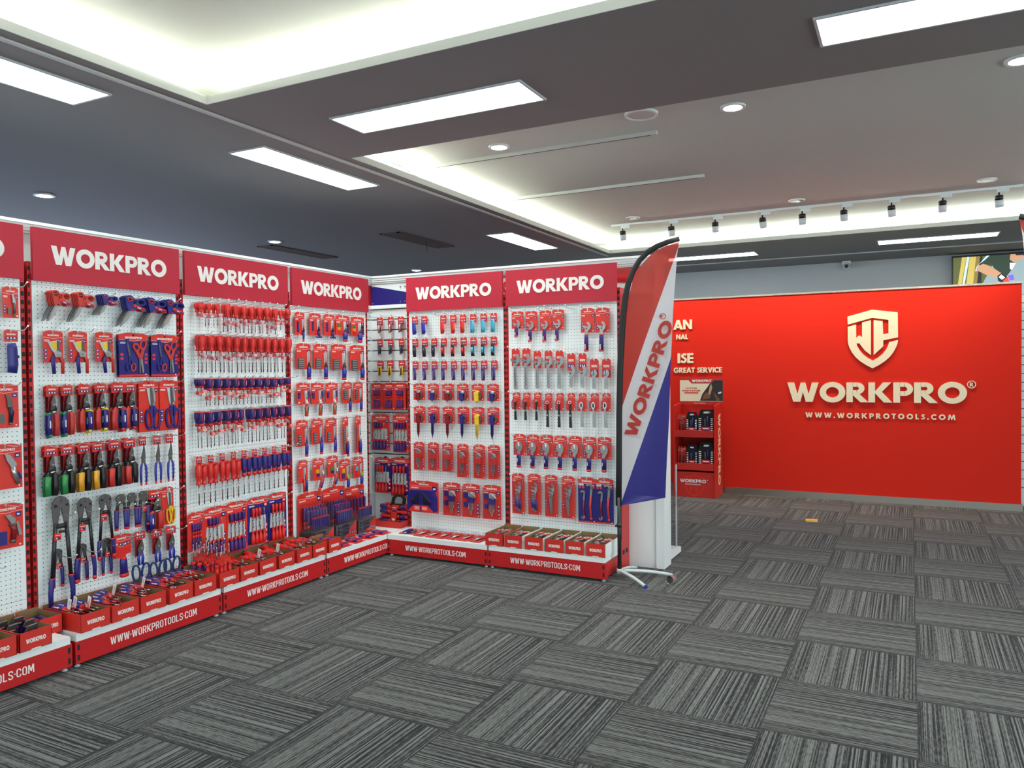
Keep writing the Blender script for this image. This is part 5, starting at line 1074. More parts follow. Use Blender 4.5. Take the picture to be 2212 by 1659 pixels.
('multitool', 'C', 0.03, [(-4.337, 1.834, 0), (-4.218, 1.833, 0), (-4.099, 1.833, 0)], {0: (0.06, 0.15)}, ['navy folding hex key set'], 'second row of slatwall corner', 'hex key set', 'folding_hex_keys', [('navy',)], 0, 0.02, None),
('multitool', 'C', 0.03, [(-4.332, 1.637, 0), (-4.224, 1.638, 0), (-4.097, 1.637, 0)], {0: (0.07, 0.15)}, ['yellow-striped folding hex key set'], 'third row of slatwall corner', 'hex key set', 'folding_hex_keys', [('yellow',)], 0, 0.02, None),
('driverset', 'C', 0.045, [(-4.366, 1.434, 0), (-4.236, 1.434, 0), (-4.112, 1.436, 0)], {0: (0.125, 0.245)}, ['small red card of blue precision screwdrivers'], 'fourth row of slatwall corner', 'screwdriver set', 'screwdriver_set', [('red', 'blue', 4, 0, 'short')], 1, 0.03, None),
('driverset', 'C', 0.045, [(-4.33, 1.146, 0), (-4.108, 1.15, 1)], {0: (0.195, 0.33), 1: (0.175, 0.345)}, ['red card with one long blue screwdriver', 'red card of eight blue screwdrivers'], 'fifth row of slatwall corner', 'screwdriver set', 'screwdriver_set', [('red', 'blue', 3, 1, ''), ('red', 'blue', 4, 0, '')], 0, 0.02, None),
('driverset', 'C', 0.045, [(-4.311, 0.751, 0), (-4.124, 0.757, 1)], {0: (0.19, 0.325), 1: (0.195, 0.35)}, ['blue card with one long red screwdriver', 'blue card of eight red screwdrivers'], 'bottom row of slatwall corner', 'screwdriver set', 'screwdriver_set', [('blue', 'red', 3, 1, ''), ('blue', 'red', 4, 0, '')], 0, 0.02, None),
('pocketknife', 'B', 0.04, [(-3.812, 2.007, 0), (-3.716, 2.007, 0), (-3.524, 2.006, 1), (-3.427, 2.006, 1), (-3.332, 2.006, 1), (-3.233, 2.005, 2), (-3.136, 2.005, 2), (-3.041, 2.005, 2)], {0: (0.06, 0.16), 1: (0.06, 0.16), 2: (0.06, 0.16)}, ['blue folding knife on card', 'red folding knife on card', 'cyan folding knife on card'], 'top row of hex-key bay', 'knife', 'carded_knife', [('blue', 'blue'), ('red', 'red'), ('cyan', 'cyan')], 0, 0.02, None),
('pocketknife', 'B', 0.04, [(-3.811, 1.814, 0), (-3.714, 1.814, 0), (-3.617, 1.814, 0), (-3.522, 1.814, 1), (-3.424, 1.814, 1), (-3.328, 1.814, 1), (-3.233, 1.813, 2), (-3.136, 1.813, 2), (-3.042, 1.813, 2)], {0: (0.06, 0.16), 1: (0.06, 0.16), 2: (0.06, 0.16)}, ['navy snap-off knife on card', 'black-and-red snap-off knife on card', 'black-and-cyan snap-off knife on card'], 'second row of hex-key bay', 'knife', 'carded_knife', [('navy', 'black'), ('red', 'black'), ('cyan', 'black')], 0, 0.02, None),
('pocketknife', 'B', 0.04, [(-3.811, 1.623, 0), (-3.714, 1.622, 0), (-3.618, 1.622, 0), (-3.522, 1.621, 0), (-3.425, 1.621, 0), (-3.329, 1.62, 0), (-3.231, 1.62, 0), (-3.136, 1.619, 0), (-3.039, 1.619, 0)], {0: (0.06, 0.165)}, ['purple-blue knife on red card'], 'third row of hex-key bay', 'knife', 'carded_knife', [('violet', 'violet')], 0, 0.02, None),
('hexset', 'B', 0.04, [(-3.777, 1.431, 0), (-3.633, 1.43, 1), (-3.486, 1.429, 0), (-3.341, 1.429, 1), (-3.199, 1.428, 2), (-3.055, 1.427, 1)], {0: (0.115, 0.165), 1: (0.11, 0.165), 2: (0.115, 0.165)}, ['red short hex key set on card', 'blue short hex key set on card', 'yellow short hex key set on card'], 'fourth row of hex-key bay', 'hex key set', 'hex_key_set', [('darkred', 0.85), ('blue', 0.85), ('yellow', 0.85)], 0, 0.02, None),
('hexset', 'B', 0.04, [(-3.776, 1.236, 0), (-3.632, 1.236, 1), (-3.484, 1.236, 0), (-3.34, 1.236, 1), (-3.197, 1.236, 2), (-3.054, 1.236, 1)], {0: (0.115, 0.275), 1: (0.11, 0.275), 2: (0.115, 0.275)}, ['red long hex key set on card', 'blue long hex key set on card', 'yellow long hex key set on card'], 'fifth row of hex-key bay', 'hex key set', 'hex_key_set', [('darkred', 0.52), ('blue', 0.52), ('yellow', 0.52)], 0, 0.02, None),
('hexblister', 'B', 0.045, [(-3.781, 0.928, 0), (-3.637, 0.929, 0), (-3.492, 0.927, 0), (-3.345, 0.926, 1), (-3.189, 0.926, 1), (-3.049, 0.927, 1)], {0: (0.11, 0.24), 1: (0.11, 0.28)}, ['short steel hex keys in red blister', 'long steel hex keys in red blister'], 'sixth row of hex-key bay', 'hex key set', 'hex_key_blister', [('red',), ('red',)], 0, 0.02, None),
('hexcase', 'B', 0.06, [(-3.727, 0.596, 0)], {0: (0.295, 0.27)}, ['wide red pack with blue folding hex case'], 'bottom left of hex-key bay', 'hex key set', 'hex_key_case', [()], 0, 0.02, None),
('hexblister', 'B', 0.045, [(-3.461, 0.597, 0), (-3.271, 0.597, 0), (-3.075, 0.597, 0)], {0: (0.17, 0.28)}, ['steel hex keys with blue holder on red card'], 'bottom row of hex-key bay', 'hex key set', 'hex_key_blister', [('blue',)], 0, 0.02, None),
('wrench', 'B', 0.045, [(-2.822, 2.007, 0), (-2.699, 2.005, 1), (-2.576, 2.004, 1), (-2.467, 2.008, 1), (-2.221, 2.007, 2), (-2.101, 2.005, 2)], {0: (0.105, 0.21), 1: (0.1, 0.255), 2: (0.11, 0.35)}, ['small blue-grip adjustable wrench on card', 'medium blue-grip adjustable wrench on card', 'big blue-grip adjustable wrench on card'], 'top row of wrench bay', 'wrench', 'adjustable_wrench', [('card', 0.56), ('card', 0.54), ('card', 0.48)], 0, 0.02, None),
('wrench', 'B', 0.05, [(-2.839, 1.711, 0), (-2.744, 1.711, 0), (-2.647, 1.689, 1), (-2.551, 1.69, 1), (-2.456, 1.689, 1), (-2.359, 1.664, 2), (-2.264, 1.664, 2), (-2.168, 1.619, 3), (-2.07, 1.618, 3)], {0: (0.075, 0.33), 1: (0.07, 0.3), 2: (0.07, 0.265), 3: (0.075, 0.225)}, ['largest steel adjustable wrench', 'large steel adjustable wrench', 'medium steel adjustable wrench', 'small steel adjustable wrench'], 'second row of wrench bay', 'wrench', 'adjustable_wrench', [('steel', 0.43), ('steel', 0.47), ('steel', 0.53), ('steel', 0.64)], 0, 0.02, None),
('ratchet', 'B', 0.045, [(-2.844, 1.359, 0), (-2.751, 1.358, 0), (-2.655, 1.359, 0), (-2.56, 1.356, 1), (-2.462, 1.357, 1), (-2.368, 1.357, 1), (-2.274, 1.357, 2), (-2.175, 1.357, 2), (-2.08, 1.358, 2)], {0: (0.08, 0.225), 1: (0.075, 0.275), 2: (0.08, 0.265)}, ['short black-handled ratchet on card', 'long black ring ratchet on card', 'steel slot-head ratchet on card'], 'third row of wrench bay', 'ratchet', 'carded_ratchet', [('short',), ('ring',), ('slot',)], 0, 0.02, None),
('stubwrench', 'B', 0.045, [(-2.813, 1.025, 0), (-2.694, 1.023, 0), (-2.574, 1.024, 0), (-2.455, 1.022, 0), (-2.333, 1.022, 0), (-2.212, 1.02, 0), (-2.092, 1.022, 0)], {0: (0.11, 0.265)}, ['wide-jaw wrench, short blue grip, on card'], 'fourth row of wrench bay', 'wrench', 'carded_wide_jaw_wrench', [()], 0, 0.02, None),
('wrenchset', 'B', 0.045, [(-2.832, 0.707, 0), (-2.688, 0.71, 0), (-2.541, 0.71, 1), (-2.395, 0.709, 1), (-2.24, 0.708, 2), (-2.096, 0.709, 2)], {0: (0.11, 0.325), 1: (0.11, 0.33), 2: (0.145, 0.35)}, ['red blister of three blue-grip wrenches', 'red blister of three steel wrenches', 'blue card of two hook-jaw wrenches'], 'bottom row of wrench bay', 'wrench set', 'wrench_set', [('grip',), ('steel',), ('hook',)], 0, 0.02, None),
]
rr = random.Random(3)
for kind, wall, d, items, WH, desc, where, cat, name, extra, n, gap, _g in ROWS:
    bkey = next(BAYKEY[k] for k in BAYKEY if where.endswith(k))
    tot = {}
    for it in items: tot[it[2]] = tot.get(it[2], 0)+1
    cnt = {}
    for u, z, v in items:
        w_, h_ = WH[v]; ex = extra[v] if v < len(extra) else extra[-1]
        k = cnt.get(v, 0); cnt[v] = k+1
        ds = desc[v] if v < len(desc) else desc[-1]
        if kind == 'boltcutter': ex = (ex[0], 1 if k == 2 or ex[0] == 'mini' else 0)
        pos = '' if tot[v] == 1 else ', '+nth(k, tot[v])+(' of %d' % tot[v] if 0 < k < tot[v]-1 and len(ds.split()) < 5 else '')
        if kind == 'boltcutter' and ex[0] == 'long': ds = desc[min(k, 2)]; pos = ''; 
        for j in range(n+1):
            if kind == 'screwdriver': ex = tuple(ex[:2])+(0, (k*2+j*3+rr.randrange(2)) % 4)
            dd = d-j*gap
            lab = f'{ds}{pos}, {where}' if j == 0 else f'{ds}, {BACK[j-1] if n > 1 else "one"} behind'+(pos.split(' of ')[0] if pos else '')+f', {where}'
            wd = lab.split()
            if len(wd) > 16: lab = lab.replace(' from left', '').replace(' pair of', '').replace('handles', 'handle')
            if len(lab.split()) > 16: print('LONG', lab)
            if kind == 'boltcutter' and ex[0] == 'long': 
                w2, h2 = ((.158, .62), (.138, .47), (.12, .37))[k]; w_, h_ = w2, h2
                lab = (f'longest bolt cutter, black arms, blue grips, {where}', f'middle-length bolt cutter with black arms, {where}', f'shortest of three black-armed bolt cutters, {where}')[k]
            loc, rot = wall_pose(wall, u, z-(.004*j if kind not in ('screwdriver', 'scissors') else 0), dd)
            sway = rr.uniform(-.03, .03) if kind in ('screwdriver', 'scissors', 'avsnips', 'pocketknife', 'multitool') else rr.uniform(-.008, .008)
            make(name, kind, (w_, h_)+tuple(ex), loc, (0, sway, rot[2]), lab, cat, f'{cat}s in the {where}' if (n or len(items) > 1) else None)
        # the hook that carries it
        off = {'ratchet': (.08*w_, -.0075), 'scissors': (-.19*w_, -.118*h_), 'screwdriver': (0, .0045), 'boltcutter': (0, -.165*h_ if 'long' in ex else (-.18*h_ if 'mini' in ex else -.345*h_))}.get(kind, (0, -.0075))
        zz = z+off[1]
        if bkey: peg_hook(BAYS[bkey], u-CENT[bkey]+off[0], zz)
        else:
            o = peg_hook(None, 0, 0); o.location = (u, YW, zz); tag(o, f'chrome slatwall hook holding {ds}{pos}, {where}'[:200], 'hook', 'slatwall hooks')
            if len(o['label'].split()) > 16: o['label'] = ' '.join(f'chrome hook holding {ds}{pos.replace(" from left", "")}, {where}'.split()[:16])
# bare hooks
peg_hook(BAYS['L0'], -1.13-CENT['L0']+.02, .565); peg_hook(BAYS['B1'], -3.715-CENT['B1'], 1.97); peg_hook(BAYS['B2'], -2.345-CENT['B2'], 2.005); peg_hook(BAYS['B2'], -2.52-CENT['B2'], 2.01)
# ------------------------------------------------------------------ shelf boxes and what lies in them
def along(d, roll=0.0):
    """euler that turns a hanging tool so that it points along d"""
    q = Vector((0, 0, -1)).rotation_difference(Vector(d).normalized())
    return (Matrix.Rotation(roll, 3, Vector(d).normalized()) @ q.to_matrix()).to_euler()
def flat_rot(ez, tilt=0.0):
    ez = Vector(ez).normalized(); ey = Vector((0, 0, -1)); ex = ey.cross(ez); m3 = Matrix((ex, ey, ez)).transposed()
    return (Matrix.Rotation(tilt, 3, 'Z') @ m3).to_euler()
SH = .1785
BOXM = {}
def shelf_box(wall, a0, a1, front, label, depth=.325, H=.095, white=False):
    w = round(a1-a0-.008, 3); key = (w, depth, white)
    loc = (front, (a0+a1)/2, SH) if wall == 'L' else ((a0+a1)/2, front, SH)
    t = tag(empty('shelf_box', loc, PI/2 if wall == 'L' else 0), label, 'shelf box', 'red open cardboard shelf boxes')
    if key not in BOXM:
        a = MB(); h = w/2; side = 'white' if white else 'box_red'
        a.box(-h, h, 0, .0025, 0, H, 'box_red'); a.box(-h, h, .0025, .0035, .002, H-.0006, 'kraft')
        a.box(-h, h, depth-.0025, depth, 0, H+.012, side); a.box(-h, h, depth-.0035, depth-.0025, .002, H+.011, 'kraft')
        for s in (-1, 1):
            x = s*(h-.00125); a.box(x-.00125, x+.00125, 0, depth, 0, H, side); x = s*(h-.003); a.box(x-.0005, x+.0005, .0025, depth-.0025, .002, H+.0005, 'kraft')
        a.box(-h, h, 0, depth, 0, .002, 'kraft')
        b = MB(); text(b, 'WORKPRO', 0, .036, .0215, -.0012, -.0002, 'print_white', width=min(.098, w*.62), n=8)
        c = MB(); c.prism([(-.026, .0003), (-.021, .0055), (.021, .0055), (.026, .0003)], -.003, -.0004, 'print_white')
        BOXM[key] = (a.mesh('box_tray'), b.mesh('lettering'), c.mesh('lock_tab'))
    q = BOXM[key]; b = obj('box_tray', q[0], t); obj('lettering', q[1], b, label='white lettering'); obj('lock_tab', q[2], b)
    return t
BN = {'scissors bay': 5, 'screwdriver bay': 6}
def fill(wall, a0, a1, front, args, what, box, kind='screwdriver', name='screwdriver', cat='screwdriver', n=4, layers=3, price=(), back=.30, zs=(.021, .060, .092)):
    for L in range(layers):
        for k in range(n):
            u = a0+.028+(a1-a0-.056)*k/(n-1); z = SH+.003+zs[L]
            yaw = -(k-(n-1)/2)*.05+random.uniform(-.015, .015); st = back-L*random.uniform(.0, .06)
            ar = tuple(args)+((1 if (L, k) in price else 0, (k+L) % 3) if kind == 'screwdriver' else ())
            if wall == 'L': loc = (front-st, u, z); d = (1, yaw, -.01)
            else: loc = (u, front+st, z); d = (yaw, -1, -.01)
            lab = f'{what}, {nth(k, n)} {("on top" if L == layers-1 else ("underneath" if L == 0 else "in middle layer"))} in {box}'
            make(name, kind, ar, loc, along(d, 0 if wall == 'L' else 0), lab, cat, f'tools lying in {box}')
FX = -3.905
L1B = [(-.838, -.662), (-.660, -.484), (-.482, -.306), (-.290, -.114), (-.112, .064)]
for k, (a0, a1) in enumerate(L1B):
    nm = nth(k, 5); shelf_box('L', a0, a1, FX, f'red shelf box of blue drivers, {nm} of five on scissors shelf')
    fill('L', a0, a1, FX, (.035, .21, 'blue', .46), 'blue screwdriver', f'{nm.replace(" from left", "")} red box below scissors', price=((2, 0), (2, 1), (2, 2)) if k == 0 else (((2, 3),) if k in (1, 2) else ()))
L2B = [(.078, .252), (.254, .412), (.418, .584), (.594, .762), (.778, .938), (.942, 1.100)]
for k, (a0, a1) in enumerate(L2B):
    nm = nth(k, 6); shelf_box('L', a0, a1, FX, f'red shelf box of {"upright" if k == 0 else "lying red"} drivers, {nm} of six on screwdriver shelf')
    if k: fill('L', a0, a1, FX, (.034, .19, 'red', .52), 'red screwdriver', f'{nm.replace(" from left", "")} red box below screwdrivers', price=((2, 1),) if k in (2, 3) else (), n=4)
a0, a1 = L2B[0]
for row_, (col_, x0, n_) in enumerate((('blue', -4.17, 4), ('blue', -4.11, 4), ('red', -4.04, 4), ('red', -3.96, 4))):
    for k in range(n_):
        make('screwdriver', 'screwdriver', (.036, .27, col_, .50, 0, k % 3), (x0+random.uniform(-.006, .006), a0+.03+(a1-a0-.06)*k/(n_-1), SH+.0045), (PI, random.uniform(-.03, .03), random.uniform(-.5, .5)),
             f'{col_} screwdriver standing tip up, {nth(k, n_)} in {("back", "second", "third", "front")[row_]} line of upright box', 'screwdriver', 'screwdrivers standing tip up in the first box below the screwdrivers')
shelf_box('L', 1.112, 1.264, FX, 'red shelf box of blue packs at left end of bit-driver shelf', depth=.185)
for k in range(3): make('screwdriver_set', 'driverset', (.12, .16, 'red', 'blue', 4, 0, 'short'), (-4.078, 1.188, SH+.03+.024*k), flat_rot((-1, 0, 0), random.uniform(-.04, .04)), f'red pack of blue drivers lying {("lowest", "in middle", "topmost")[k]} in the bit-driver shelf box', 'screwdriver set', 'packs in the bit-driver shelf box')
shelf_box('L', -1.335, -1.158, FX, 'red shelf box of red handles at the left edge'); fill('L', -1.335, -1.158, FX, (.034, .19, 'red', .52), 'red screwdriver', 'red box at left edge', n=4)
shelf_box('L', -1.154, -.985, FX, 'red shelf box of blue blade packs on far-left shelf')
for k, (x, y, rz) in enumerate(((-4.12, -1.11, .1), (-4.12, -1.03, -.15), (-4.03, -1.11, .0), (-4.03, -1.03, .1), (-3.94, -1.07, .05))):
    make('blade_pack', 'bladepack', (.065, .085), (x, y, SH+.095), (.5, 0, PI/2+rz), f'blue blade pack with red label, {("back left", "back right", "middle left", "middle right", "front")[k]} in far-left shelf box', 'blade pack', 'blue blade packs in the far-left shelf box')
shelf_box('L', -.98, -.850, -4.03, 'set-back red shelf box of pliers at right end of far-left shelf', depth=.21)
for L in range(2):
    for k in range(3): make('pliers', 'pliers', (.05, .17), (-4.04-.0*L, -.955+.04*k, SH+.022+.03*L), along((-1, random.uniform(-.15, .15), .05), PI/2), f'red and blue pliers, {("leftmost", "middle", "rightmost")[k]} {("underneath", "on top")[L]} in set-back red box', 'pliers', 'pliers in the set-back red box')
B2B = [(-2.974, -2.814), (-2.808, -2.646), (-2.634, -2.472), (-2.463, -2.305), (-2.300, -2.140), (-2.136, -1.976)]
for k, (a0, a1) in enumerate(B2B):
    nm = nth(k, 6); shelf_box('B', a0, a1, YB-.012, f'{"all red" if k == 0 else "white-sided red"} shelf box of wrenches, {nm} of six below wrenches', white=k > 0)
    fill('B', a0, a1, YB-.012, (.046, .15), 'chrome wrench', f'{nm.replace(" from left", "")} shelf box of wrench bay', 'barewrench', 'adjustable_wrench', 'wrench', n=3, layers=2, back=.29, zs=(.04, .07))
    for j in range(2):
        make('adjustable_wrench', 'barewrench', (.046, .15), (a0+.055+.05*j, YB+.02+(.185 if j else .04), SH+.078), along((random.uniform(-.15, .15), -1 if j else 1, .05)), f'chrome wrench, {("left", "right")[j]} front one in {nm.replace(" from left", "")} shelf box of wrench bay', 'wrench', f'wrenches at the front of {nm} shelf box')
# packs lying on the shelves
for k, y in enumerate((1.35, 1.51, 1.675, 1.855)):
    make('screwdriver_set', 'driverset', (.13, .18, 'red', 'blue', 4, 0, 'short'), (-4.098, y, SH+.003), flat_rot((-1, 0, 0), random.uniform(-.05, .05)), f'red pack of precision drivers lying flat, {("nearest", "second", "third", "farthest")[k]} on bit-driver shelf', 'screwdriver set', 'packs lying on the bit-driver shelf')
make('hex_key_set', 'hexset', (.15, .25, 'blue', .9), (-3.78, 2.14, SH+.003), flat_rot((0, 1, 0), .08), 'big blue hex key pack lying flat at left of hex-key shelf', 'hex key set', 'packs lying on the hex-key shelf')
for k in range(6): make('hex_key_blister', 'hexblister', (.095, .25, 'red'), (-3.625+.107*k, 2.135, SH+.003), flat_rot((0, 1, 0), random.uniform(-.03, .03)), f'clear-topped red hex key pack lying flat, {nth(k, 6)} of six', 'hex key set', 'packs lying on the hex-key shelf')
# big clear sets standing on the bit-driver shelf
def k_clearset(w, h, big):
    p = []; card(p, w, h, icons=None, logo=.34); d = .13
    n = 7 if big else 5
    for r in range(2 if big else 1):
        for k in range(n):
            a = MB(); driver_mb(a, 'blue', w*.042, h*.34, h*.5, 1, (-.36+.72*k/(n-1))*w, -(.26+.06*r)*h, -(.03+.042*r), 8); P(p, 'screwdriver', a)
    for k in range(8): a = MB(); rect(a, (-.30+.6*k/7)*w, -.55*h, w*.055, h*.20, -d+.012, -d+.03, 'blue'); rect(a, (-.30+.6*k/7)*w, -.455*h, w*.058, h*.02, -d+.010, -d+.031, 'plastic_red'); P(p, 'bit_holder', a)
    a = MB(); a.box(-.46*w, .46*w, -d+.004, -.004, -.985*h, -.70*h, 'gunmetal')
    for k in range(3): a.tube([(-.36*w, -d+.003, -(.75+.07*k)*h), (.1*w, -d+.003, -(.75+.07*k)*h)], h*.022, 'navy', 8)
    P(p, 'tool_tray', a)
    a = MB(); a.prism([(-.1*w, -.98*h), (.46*w, -.68*h), (.46*w, -.98*h)], -d+.001, -d+.004, 'pack_red')
    for k in range(3): rect(a, (.14+.11*k)*w, -.90*h, .08*w, .05*h, -d-.0, -d+.003, 'pack_blue'); rect(a, (.14+.11*k)*w, -.90*h, .04*w, .025*h, -d-.0006, -d+.003, 'print_white')
    P(p, 'corner_label', a)
    a = MB(); a.box(-.48*w, .48*w, -d-.002, -d-.0012, -.995*h, -.20*h, 'clear_plastic'); a.box(-.481*w, -.479*w, -d, -.003, -.995*h, -.2*h, 'clear_plastic'); a.box(.479*w, .481*w, -d, -.003, -.995*h, -.2*h, 'clear_plastic'); a.box(-.48*w, .48*w, -d, -.003, -.203*h, -.2*h, 'clear_plastic'); P(p, 'clear_cover', a)
    return p
KIND['clearset'] = k_clearset
for k, (y, w_, h_, b_) in enumerate(((1.292, .275, .412, 1), (1.575, .275, .415, 1), (1.845, .25, .385, 0))):
    make('boxed_driver_set', 'clearset', (w_, h_, b_), (XP+.022, y, SH+.0015+h_), (0, 0, PI/2), f'clear-covered boxed driver set on bit-driver shelf, {("nearest", "middle", "farthest")[k]} of three', 'driver set', 'boxed driver sets on the bit-driver shelf')
# corner shelf with the tray and the rack of drivers
m = MB(); m.box(-4.45, -3.93, 2.071, 2.386, .139, .178, 'white'); tag(obj('corner_shelf', m), 'small white corner shelf under the red tray', 'shelf')
t = tag(empty('display_tray', (-4.085, 2.225, .1785)), 'low red cardboard tray under the driver rack in the corner', 'tray')
a = MB(); a.box(-.145, .145, -.148, -.145, 0, .055, 'box_red'); a.box(-.145, .145, .145, .148, 0, .055, 'box_red'); a.box(-.148, -.145, -.148, .148, 0, .055, 'box_red'); a.box(.145, .148, -.148, .148, 0, .055, 'box_red'); a.box(-.145, .145, -.145, .145, 0, .003, 'kraft'); obj('tray', a, t)
t = tag(empty('screwdriver_rack_set', (-4.085, 2.225, .187)), 'black carry rack stacked with blue and red screwdrivers in red tray', 'screwdriver set')
a = MB(); a.M = Matrix.Rotation(-.10, 4, 'X'); a.prism([(-.035, .004), (.06, .004), (.045, .17), (-.04, .17)], -.03, .03, 'black'); a.strip([(-.05, .16), (-.04, .22), (-.01, .245), (.05, .245), (.075, .22), (.07, .16)], .02, -.012, .012, 'black'); obj('rack_frame', a, t)
a = MB(); a.M = Matrix.Rotation(-.10, 4, 'X'); a.prism([(-.045, .012), (.02, .012), (.025, .165), (-.03, .165)], -.032, -.030, 'pack_red'); text(a, 'WORKPRO', -.006, .135, .008, -.0332, -.031, 'print_white', width=.044, n=6); rect(a, -.006, .11, .045, .014, -.0328, -.031, 'pack_blue'); rect(a, -.012, .035, .03, .02, -.0328, -.031, 'print_white'); obj('rack_label', a, t)
for k in range(4):
    for s in (-1, 1):
        a = MB(); driver_mb(a, 'blue' if (k+s) % 3 else 'red', .0185, .10, .11, 1); o = obj('screwdriver', a, t, (s*.14, -.035, .027+.042*k)); o.rotation_euler = (0, s*PI/2, 0)
        a = MB(); driver_mb(a, 'red', .017, .09, .10, 1); o = obj('screwdriver', a, t, (s*.135, .025, .034+.042*k)); o.rotation_euler = (0, s*PI/2, 0)

# ------------------------------------------------------------------ feather flags
def flag(x, y, mirror, label, full=True):
    """pole foot at x, y; the sail lies in the XZ plane"""
    t = tag(empty('feather_flag', (x, y, 0)), label, 'flag', 'feather flags'); s = -1 if mirror else 1
    K = .003317*.985
    def q(px, pz): return (s*(px-1341)*K, 2.444-(pz-516)*K)
    sl = [(1340, 1100), (1342, 1000), (1343, 897), (1346, 786), (1352, 688), (1358, 638), (1367, 601), (1378, 576), (1392, 555), (1411, 538), (1432, 527), (1455, 520), (1481, 515)]
    a = MB(); pts = [q(*p) for p in sl]; a.tube([(u, 0, z) for u, z in pts], [.024]*5+[.023, .022, .021, .02, .02, .02, .019, .018], 'flag_black', 8, .5); obj('pole_sleeve', a, t)
    a = MB(); a.tube([(0, 0, .055), (0, 0, .60)], .015, 'black', 10); a.tube([(0, 0, .38), (0, 0, .41)], .02, 'black', 10); a.tube([(-s*.03, -.005, .385), (-s*.012, 0, .395)], .008, 'black', 8); obj('pole', a, t)
    edge = [(1480, 521), (1476, 545), (1471, 600), (1465, 675), (1461, 760), (1459, 811), (1457, 897), (1452, 986), (1448, 1074)]
    left = [(1344, 1100), (1346, 1000), (1348, 897), (1351, 786), (1357, 690), (1364, 640), (1374, 605), (1385, 582), (1398, 563), (1417, 546), (1437, 534), (1458, 527), (1480, 521)]
    b1 = [(1478, 534), (1349, 880)]; b2 = [(1460.5, 770), (1345, 1096)]
    # sail as a fine grid so it can ripple; the colour follows the printed diagonal
    def xl(z):
        for (x0, z0), (x1, z1) in zip(left, left[1:]):
            if z1 <= z <= z0: return x0+(x1-x0)*(z0-z)/(z0-z1)
        return left[0][0] if z > left[0][1] else left[-1][0]
    def xr(z):
        for (x0, z0), (x1, z1) in zip(edge, edge[1:]):
            if z0 <= z <= z1: return x0+(x1-x0)*(z-z0)/(z1-z0)
        return edge[-1][0]
    ln = lambda b, z: b[0][0]+(b[1][0]-b[0][0])*(z-b[0][1])/(b[1][1]-b[0][1])
    def yy(px, z, dz): return .012*math.sin((px-1345)*.055+z*.011)*min(1, (px-1340)/60)+dz
    mb = MB(); N = 66; rows_ = []
    for i in range(N+1):
        z = 522+(1074-522)*i/N; a0, a1 = xl(z), xr(z); c1 = max(a0, min(a1, ln(b1, z))); c2 = max(a0, min(a1, ln(b2, z)))
        if a0 > a1-1: a0 = a1-1; c1 = c2 = a1
        if z < 534: c1 = c2 = a1
        rows_.append((z, a0, c1, max(c1, c2), a1))
    rows_.append((1099, 1344, 1344, 1344, 1346))
    for zone, m_ in ((1, 'flag_red'), (2, 'flag_white'), (3, 'flag_blue')):
        for A, B in zip(rows_, rows_[1:]):
            u0, u1, v0, v1 = A[zone], A[zone+1], B[zone], B[zone+1]
            if u1-u0 < .5 and v1-v0 < .5: continue
            nn = 5; V = []
            # bottom hem slopes up to the right
            for z, p0, p1 in ((A[0], u0, u1), (B[0], v0, v1)):
                for k in range(nn+1):
                    px = p0+(p1-p0)*k/nn; zc = z
                    for dz in (-.0008, .0008): X, Z = q(px, zc); V.append((X, yy(px, zc, dz), Z))
            W2 = 2*(nn+1); F = []
            for k in range(nn):
                i0 = 2*k; F += [(i0, i0+2, W2+i0+2, W2+i0), (i0+1, W2+i0+1, W2+i0+3, i0+3)]
            mb.add(V, F if s > 0 else [f[::-1] for f in F], m_, True)
    f = obj('sail', mb, t)
    if full:
        a = MB(); x0, z0 = q(1369, 943); x1, z1 = q(1456, 690); L = math.hypot(x1-x0, z1-z0); an = math.atan2(z1-z0, x1-x0); nx, nz = math.sin(an), -math.cos(an)
        cx, cz = (x0+x1)/2, (z0+z1)/2
        text(a, 'WORKPRO', cx-nx*0+math.sin(an)*.046, cz-math.cos(an)*.046, .092, -.0165, -.0155, 'flag_print', width=L, rot=an, n=16)
        X, Z = q(1445, 680); a.ring(X, Z, .022, .017, -.0165, -.0155, 'flag_print', n=18); text(a, 'R', X, Z, .022, -.0165, -.0155, 'flag_print', rot=an, n=8); obj('lettering', a, f, label='red lettering and ring mark')
    for k, (dx, dy) in enumerate(((.33, .22), (.25, -.17), (.03, .30))):
        if mirror: dx = -dx
        a = MB(); n_ = 7; a.tube([(dx*i/n_, dy*i/n_, .058-.046*(i/n_)**2) for i in range(n_+1)], .0125, 'tube_grey', 10); l = obj('leg', a, t)
        if k == 1: a = MB(); a.tube([(dx*.985, dy*.985, .0135), (dx*1.02, dy*1.02, .012)], .014, 'bright_blue', 10); obj('end_cap', a, l, label='blue end cap')
    a = MB(); a.lathe([(.022, .04), (.022, .075)], 'tube_grey', 12); obj('hub', a, t)
    return t
flag(-1.924, 1.993, False, 'tall red, white and blue feather flag beside the wrench bay')
flag(1.022, 2.26, True, 'feather flag mostly cut off by the right edge', False)

